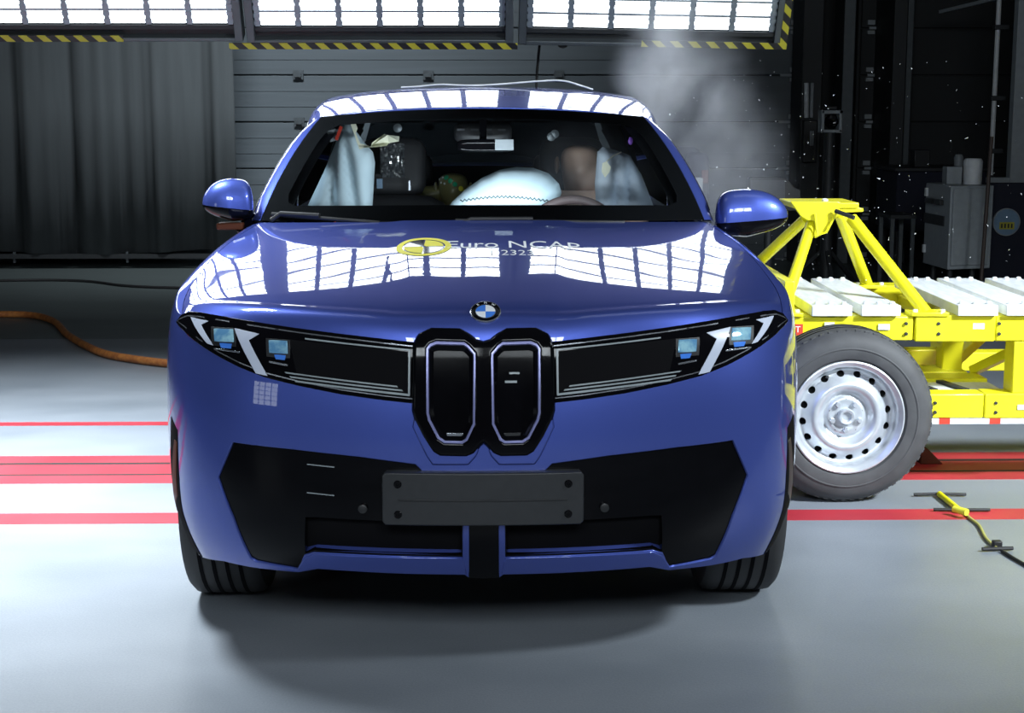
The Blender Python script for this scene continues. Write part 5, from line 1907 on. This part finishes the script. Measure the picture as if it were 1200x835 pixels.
# monitor on a stand beyond the mirror
q0, q1 = at(877, 246, 7.0), at(927, 208, 7.0)
mn = thing('monitor', 'black screen on a stand behind the right door mirror', 'monitor', ((q0[0] + q1[0]) / 2, 7.0, 0))
MB().prism([tuple(at(a, b, 7.0)[[0, 2]]) for a, b in ((877, 247), (877, 208.5), (879, 207), (921, 208), (930, 219), (938, 222), (938, 247))], 6.98, 7.05, lambda u, v, t: (u, t, v)).build('screen_case', M['satin_black'], mn, .006)
xm = (q0[0] + q1[0]) / 2
MB().prism([tuple(at(a, b, 6.97)[[0, 2]]) for a, b in ((880, 243), (880, 211), (920, 211), (920, 243))], 6.972, 6.98, lambda u, v, t: (u, t, v)).build('screen', M['trim_grey'], mn)
MB().tube([(xm, 7.02, .04), (xm, 7.02, q1[2] - .2)], .03, 12).build('stand_pole', M['dark_steel'], mn)
MB().lathe([(.0, 0), (.22, 0), (.22, .025), (.03, .05), (0, .05)], (xm, 7.02, 0), (0, 0, 1), 24).build('stand_base', M['dark_steel'], mn)

# camera on a tripod in the dark doorway
q = at(973, 142, 9.0)
cm = thing('floodlight', 'grey framed square lamp on a dark stand between the columns', 'lamp', (q[0], 9.0, 0))
hw = at(985, 142, 9.0)[0] - q[0]
fr = MB()
fr.box((q[0] - hw, 8.94, q[2] - hw * 1.05), (q[0] - hw * .72, 9.06, q[2] + hw * 1.05)).box((q[0] + hw * .72, 8.94, q[2] - hw * 1.05), (q[0] + hw, 9.06, q[2] + hw * 1.05))
fr.box((q[0] - hw, 8.94, q[2] + hw * .72), (q[0] + hw, 9.06, q[2] + hw * 1.05)).box((q[0] - hw, 8.94, q[2] - hw * 1.05), (q[0] + hw, 9.06, q[2] - hw * .8))
fr.build('lamp_frame', M['cabinet'], cm, .004)
MB().lathe([(hw * .70, 0), (hw * .66, .03), (0, .05)], (q[0], 8.96, q[2]), (0, 1, 0), 24).build('lamp_lens', M['gloss_black'], cm)
MB().box((q[0] - hw * .5, 8.97, q[2] + hw * 1.05), (q[0] + hw * .6, 9.05, q[2] + hw * 1.5)).build('lamp_head', M['satin_black'], cm, .01)
MB().tube([(q[0], 9.0, .0), (q[0], 9.0, q[2] - hw)], .05, 10).build('stand', M['dark_steel'], cm)
for a in (30, 150, 270):
    MB().bar((q[0], 9.0, .35), (q[0] + .35 * math.cos(math.radians(a)), 9.0 + .35 * math.sin(math.radians(a)), .02), .03, .03).build('stand_leg', M['dark_steel'], cm)
# bright tube lamp on the column
p0, p1 = at(945, 138, 10.85), at(945, 97, 10.85)
tl = thing('tube_lamp', 'unlit white vertical tube lamp fixed on the dark column', 'lamp', (p0[0], 10.85, p0[2]))
MB().tube([p0, p1], .022, 10).build('tube', M['white'], tl)
MB().box((p0[0] + .03, 10.84, p0[2]), (p0[0] + .06, 10.9, p1[2])).build('housing', M['cabinet'], tl, .004)
box('ballast', (p0[0] - .03, 10.82, p0[2] - .42), (p0[0] + .10, 10.9, p0[2] - .02), M['satin_black'], tl, .008)
box('ballast_label', (p0[0] + .03, 10.812, p0[2] - .26), (p0[0] + .07, 10.82, p0[2] - .12), M['cabinet'], tl, .004)

# control cabinet turned towards us
qa, qb, qc = at(1081, 318, 7.9), at(1110, 318, 7.4), at(1152, 318, 7.5)
ztop_ = at(1110, 218, 7.4)[2]; zbot_ = at(1110, 316, 7.4)[2]
cb_ = thing('control_cabinet', 'light grey control cabinet with two black switches on its left face', 'cabinet', ((qb[0] + qc[0]) / 2, 7.8, 0))
pl4 = [(qa[0], 7.9), (qb[0], 7.4), (qc[0] + .05, 7.5), (qc[0] - .05, 8.05)]
MB().prism(pl4, zbot_, ztop_, lambda u, v, t: (u, v, t)).build('cabinet_body', M['cabinet'], cb_, .006)
d0, d1 = np.array(pl4[0]), np.array(pl4[1])


def on_face(f0, f1, z0, z1, nm, m, out=.012):
    e = d1 - d0; n_ = np.array((e[1], -e[0])); n_ /= np.linalg.norm(n_)
    if n_[0] > 0:
        n_ = -n_
    a, b = d0 + e * f0, d0 + e * f1
    MB().prism([tuple(a), tuple(b), tuple(b + n_ * out), tuple(a + n_ * out)], z0, z1, lambda u, v, t: (u, v, t)).build(nm, m, cb_)


H_ = ztop_ - zbot_
on_face(.12, .38, zbot_ + H_ * .76, zbot_ + H_ * .82, 'switch', M['satin_black'], .03)
on_face(.50, .74, zbot_ + H_ * .76, zbot_ + H_ * .82, 'switch', M['satin_black'], .03)
on_face(.0, .80, zbot_ + H_ * .51, zbot_ + H_ * .63, 'label_strip', M['trim_dark'], .008)
on_face(.05, .10, zbot_ + H_ * .14, zbot_ + H_ * .24, 'hinge', M['white'], .02)
on_face(.05, .10, zbot_ + H_ * .84, zbot_ + H_ * .94, 'hinge', M['white'], .02)
e1, e2 = np.array(pl4[1]), np.array(pl4[2])
MB().prism([tuple(e1 + (.02, -.01)), tuple(e1 + (e2 - e1) * .92 + (0, -.012)), tuple(e1 + (e2 - e1) * .92 + (0, .0)), tuple(e1 + (.02, .0))], zbot_ + .03, ztop_ - .02, lambda u, v, t: (u, v, t)).build('cabinet_door', M['cabinet'], cb_, .004)
for x, y in ((qb[0] + .05, 7.5), (qc[0] - .05, 7.6), (qa[0] + .08, 7.88), (qc[0] - .1, 7.98)):
    MB().tube([(x, y, 0), (x, y, zbot_)], .02, 8).build('cabinet_leg', M['dark_steel'], cb_)
q = at(1143, 217, 7.62)
pot = MB().lathe([(0, 0), (.068, 0), (.072, .17), (.060, .19), (.050, .185), (.05, .02), (0, .02)], (q[0], 7.70, ztop_), (0, 0, 1), 24).build('white_pot', M['white'])
tag(pot, 'white round pot standing on top of the control cabinet', 'pot')
bx = box('small_carton', (q[0] - .20, 7.68, ztop_), (q[0] - .085, 7.80, ztop_ + .13), M['cabinet'], None, .004)
tag(bx, 'small grey carton on the cabinet left of the white pot', 'carton')
# brown pole in front of the cabinet and the white pipe
x = at(1156, 250, 7.2)[0]
po = thing('pole', 'thin brown pole standing in front of the control cabinet', 'pole', (x, 7.2, 0))
MB().tube([(x - .02, 7.2, .02), (x + .01, 7.2, at(1158, 160, 7.2)[2])], .014, 10).build('shaft', mat('brown_pole', (.05, .035, .03), .6), po)
MB().lathe([(0, 0), (.16, 0), (.16, .02), (.02, .04), (0, .04)], (x - .02, 7.2, 0), (0, 0, 1), 20).build('foot', M['dark_steel'], po)
x = at(1166, 100, 9.0)[0]
wpz = at(1164, 205, 9.0)[2]
pp = thing('white_pipe', 'thin white vertical pipe beside the right wall frame', 'pipe', (x, 9.0, wpz))
MB().tube([(x, 9.0, wpz), (x, 9.0, 6.2)], .020, 12).build('pipe', M['white'], pp)
for zc in (wpz + .2, at(1167, 115, 9)[2], at(1167, 32, 9)[2]):
    MB().box((x - .035, 8.97, zc - .02), (x + .09, 9.03, zc + .02)).build('pipe_clip', M['dark_steel'], pp, .004)
MB().tube([(x, 9.0, 0), (x, 9.0, wpz)], .028, 12).build('pipe_support', M['dark_steel'], pp)
# pale frame post at the right edge
x0_, x1_ = at(1189, 100, 8.4)[0], at(1206, 100, 8.4)[0]
zb_ = at(1195, 230, 8.4)[2]
fp = thing('wall_frame', 'pale grey upright frame with a short side arm at the right edge', 'frame', ((x0_ + x1_) / 2, 8.45, 0))
MB().box((x0_, 8.4, zb_), (x1_ + .3, 8.5, 6.2)).build('upright', M['cabinet'], fp, .006)
q = at(1159, 213, 8.4)
MB().box((q[0], 8.41, at(1175, 219, 8.4)[2]), (x0_ + .02, 8.49, at(1175, 208, 8.4)[2])).build('side_arm', M['cabinet'], fp, .006)
MB().box((x0_ + .03, 8.42, 0), (x1_ + .2, 8.48, zb_)).build('dark_leg', M['dark_steel'], fp)
# round sign
q = at(1179, 260, 8.0)
sg = thing('round_sign', 'round pale blue sign with a yellow bar on a dark post', 'sign', (q[0], 8.0, 0))
MB().lathe([(0, -.012), (.098, -.012), (.105, -.004), (.105, .008), (0, .008)], q, (0, 1, 0), 40).build('disc', M['sign_blue'], sg)
MB().lathe([(.100, -.014), (.107, -.014), (.107, .009)], q, (0, 1, 0), 40).build('rim', M['cabinet'], sg)
box('bar', q - np.array((.055, .018, .055)), q + np.array((.060, -.010, .0)), M['sign_yellow'], sg)
for k in range(4):
    box('bar_mark', q + np.array((-.045 + k * .026, -.020, -.045)), q + np.array((-.032 + k * .026, -.016, -.012)), M['trim_dark'], sg)
MB().box((q[0] - .16, 8.02, 0), (q[0] + .4, 8.10, q[2] + .30)).build('backing_post', M['blue_dark'], sg, .01)
# long dark workbench at the back right with clutter
x0_, x1_ = at(1046, 250, 9.6)[0], at(1150, 250, 9.6)[0]
zt_ = at(1080, 196, 9.6)[2]
wbn = thing('workbench', 'dark blue covered workbench deep in the right background', 'bench', ((x0_ + x1_) / 2, 9.8, 0))
MB().box((x0_, 9.5, zt_ - .55), (x1_, 10.2, zt_ - .02)).build('bench_cover', M['blue_dark'], wbn, .01)
MB().box((x0_ - .03, 9.46, zt_ - .03), (x1_ + .03, 10.24, zt_)).build('bench_top', M['dark_steel'], wbn, .006)
for x in (x0_ + .05, x1_ - .05):
    for y in (9.56, 10.14):
        MB().box((x - .03, y - .03, 0), (x + .03, y + .03, zt_ - .55)).build('bench_leg', M['dark_steel'], wbn)
q = at(1077, 196, 9.7)
bxx = box('black_box', (q[0] - .065, 9.62, zt_), (q[0] + .07, 9.78, zt_ + .15), M['satin_black'], None, .006)
tag(bxx, 'small black box standing on the workbench at the back', 'box')
q = at(1121, 196, 9.7)
jr = MB().lathe([(0, 0), (.038, 0), (.042, .08), (.03, .11), (0, .115)], (q[0], 9.65, zt_), (0, 0, 1), 18).build('jar', M['cabinet'])
tag(jr, 'little pale jar on the workbench right of the black box', 'jar')
# pale ceiling strut at top right
a, b = at(1102, 14, 10.4), at(1160, 0, 9.6)
tag(MB().bar(a, b + (b - a) * .6, .03, .03).build('ceiling_strut', M['cabinet']), 'thin pale strut slanting up to the ceiling at the right', 'strut')
# rail frame of a dark table behind the tower
x0_, x1_ = at(1044, 250, 8.6)[0], at(1074, 250, 8.6)[0]
zr_ = at(1060, 252, 8.6)[2]
tb = thing('side_table', 'dark empty metal table frame left of the control cabinet', 'table', ((x0_ + x1_) / 2, 8.8, 0))
MB().box((x0_, 8.6, zr_ - .03), (x1_, 9.0, zr_)).build('table_rail', M['dark_steel'], tb)
for x in (x0_ + .02, x1_ - .02):
    for y in (8.62, 8.98):
        MB().box((x - .015, y - .015, 0), (x + .015, y + .015, zr_ - .03)).build('table_leg', M['frame_grey'], tb)

# ---- glass fragments thrown through the air
b = MB()
for k in range(330):
    if k < 210:
        px, py = RNG.normal(960, 110), RNG.normal(240, 95)
    else:
        px, py = RNG.uniform(740, 1200), RNG.uniform(70, 340)
    if px < 770 or py < 55 or py > 440:
        continue
    y = RNG.uniform(2.3, 5.0)
    c = at(px, py, y)
    if c[2] < .1 or (abs(c[0]) < 1.0 and c[2] < 1.2):
        continue
    s = RNG.choice([.0016, .0022, .003, .0045], p=[.45, .33, .18, .04])
    T = [c + RNG.normal(0, 1, 3) * s for _ in range(4)]
    b.add(T, [(0, 1, 2), (0, 3, 1), (1, 3, 2), (2, 3, 0)])
fg = b.build('glass_fragments', M['glass_bits'], None, 0, None)
tag(fg, 'tiny bright glass fragments flying through the air right of the car', 'glass fragments', None, 'stuff')

# ---- smoke: one airy plume rising from the struck side of the car
def smoke_mat(name, blobs, dens, scale):
    m = bpy.data.materials.new(name); m.use_nodes = True
    nt = m.node_tree; nt.nodes.clear()
    L = nt.links.new
    N = nt.nodes.new
    out = N('ShaderNodeOutputMaterial'); vol = N('ShaderNodeVolumeScatter')
    vol.inputs['Color'].default_value = (.86, .90, 1, 1); vol.inputs['Anisotropy'].default_value = .25
    tc = N('ShaderNodeTexCoord')
    wn = N('ShaderNodeTexNoise'); wn.inputs['Scale'].default_value = 3.0; wn.inputs['Detail'].default_value = 2
    L(tc.outputs['Object'], wn.inputs[0])
    sub = N('ShaderNodeVectorMath'); sub.operation = 'SUBTRACT'; sub.inputs[1].default_value = (.5, .5, .5)
    L(wn.outputs['Color'], sub.inputs[0])
    mul = N('ShaderNodeVectorMath'); mul.operation = 'SCALE'; mul.inputs['Scale'].default_value = .30
    L(sub.outputs[0], mul.inputs[0])
    wp = N('ShaderNodeVectorMath'); wp.operation = 'ADD'
    L(tc.outputs['Object'], wp.inputs[0]); L(mul.outputs[0], wp.inputs[1])
    acc = None
    for (c, r, a) in blobs:
        d = N('ShaderNodeVectorMath'); d.operation = 'SUBTRACT'; d.inputs[1].default_value = c
        L(wp.outputs[0], d.inputs[0])
        e = N('ShaderNodeVectorMath'); e.operation = 'DIVIDE'; e.inputs[1].default_value = r
        L(d.outputs[0], e.inputs[0])
        l = N('ShaderNodeVectorMath'); l.operation = 'LENGTH'
        L(e.outputs[0], l.inputs[0])
        q = N('ShaderNodeMapRange'); q.interpolation_type = 'SMOOTHSTEP'
        q.inputs[1].default_value = 1.0; q.inputs[2].default_value = 0.0; q.inputs[3].default_value = 0.0; q.inputs[4].default_value = a
        L(l.outputs['Value'], q.inputs[0])
        if acc is None:
            acc = q.outputs[0]
        else:
            s_ = N('ShaderNodeMath'); s_.operation = 'ADD'
            L(acc, s_.inputs[0]); L(q.outputs[0], s_.inputs[1]); acc = s_.outputs[0]
    nz = N('ShaderNodeTexNoise'); nz.inputs['Scale'].default_value = scale; nz.inputs['Detail'].default_value = 5
    L(wp.outputs[0], nz.inputs[0])
    rp = N('ShaderNodeMapRange'); rp.inputs[1].default_value = .34; rp.inputs[2].default_value = .72
    L(nz.outputs[0], rp.inputs[0])
    p = N('ShaderNodeMath'); p.operation = 'MULTIPLY'
    L(acc, p.inputs[0]); L(rp.outputs[0], p.inputs[1])
    p2 = N('ShaderNodeMath'); p2.operation = 'MULTIPLY'; p2.inputs[1].default_value = dens
    L(p.outputs[0], p2.inputs[0]); L(p2.outputs[0], vol.inputs['Density'])
    L(vol.outputs[0], out.inputs['Volume'])
    return m


sb_ = np.array((1.25, 3.6, 1.25))
bl_ = []
for (px, py, y, rx, ry, rz, a) in ((770, 60, 3.9, .26, .30, .40, 1.0), (765, 130, 3.8, .20, .28, .30, .9), (815, 110, 3.8, .36, .34, .40, .7), (850, 190, 3.6, .40, .34, .44, .62), (775, 0, 4.2, .28, .3, .35, .7), (760, 200, 3.4, .14, .2, .28, .5)):
    c = at(px, py, y) - sb_
    bl_.append((tuple(c), (rx, ry, rz), a))
M['smoke'] = smoke_mat('smoke', bl_, 4.8, 3.2)
M['haze'] = smoke_mat('cabin_haze', [((0, 0, 0), (.42, .42, .30), 1.0)], .55, 2.0)
hz_ = MB().ball((0, 0, 0), (.42, .42, .30), 18, 12)
me = bpy.data.meshes.new('cabin_haze'); me.from_pydata(hz_.v, [], hz_.f); me.materials.append(M['haze'])
ho = bpy.data.objects.new('cabin_haze', me); COL.objects.link(ho); ho.location = (.40, 2.22, 1.27)
tag(ho, 'thin smoke haze inside the cabin in front of the driver dummy', 'haze', None, 'stuff')
sm = MB().ball((sb_[0], 3.6, 1.45), (.85, .80, .90), 24, 16)
sv = np.array(sm.v)
me = bpy.data.meshes.new('smoke_plume')
me.from_pydata([tuple(v - sb_) for v in sv], [], sm.f)
me.materials.append(M['smoke'])
so = bpy.data.objects.new('smoke_plume', me); COL.objects.link(so); so.location = tuple(sb_)
tag(so, 'thin pale smoke plume rising behind the right roof edge of the car', 'smoke', None, 'stuff')
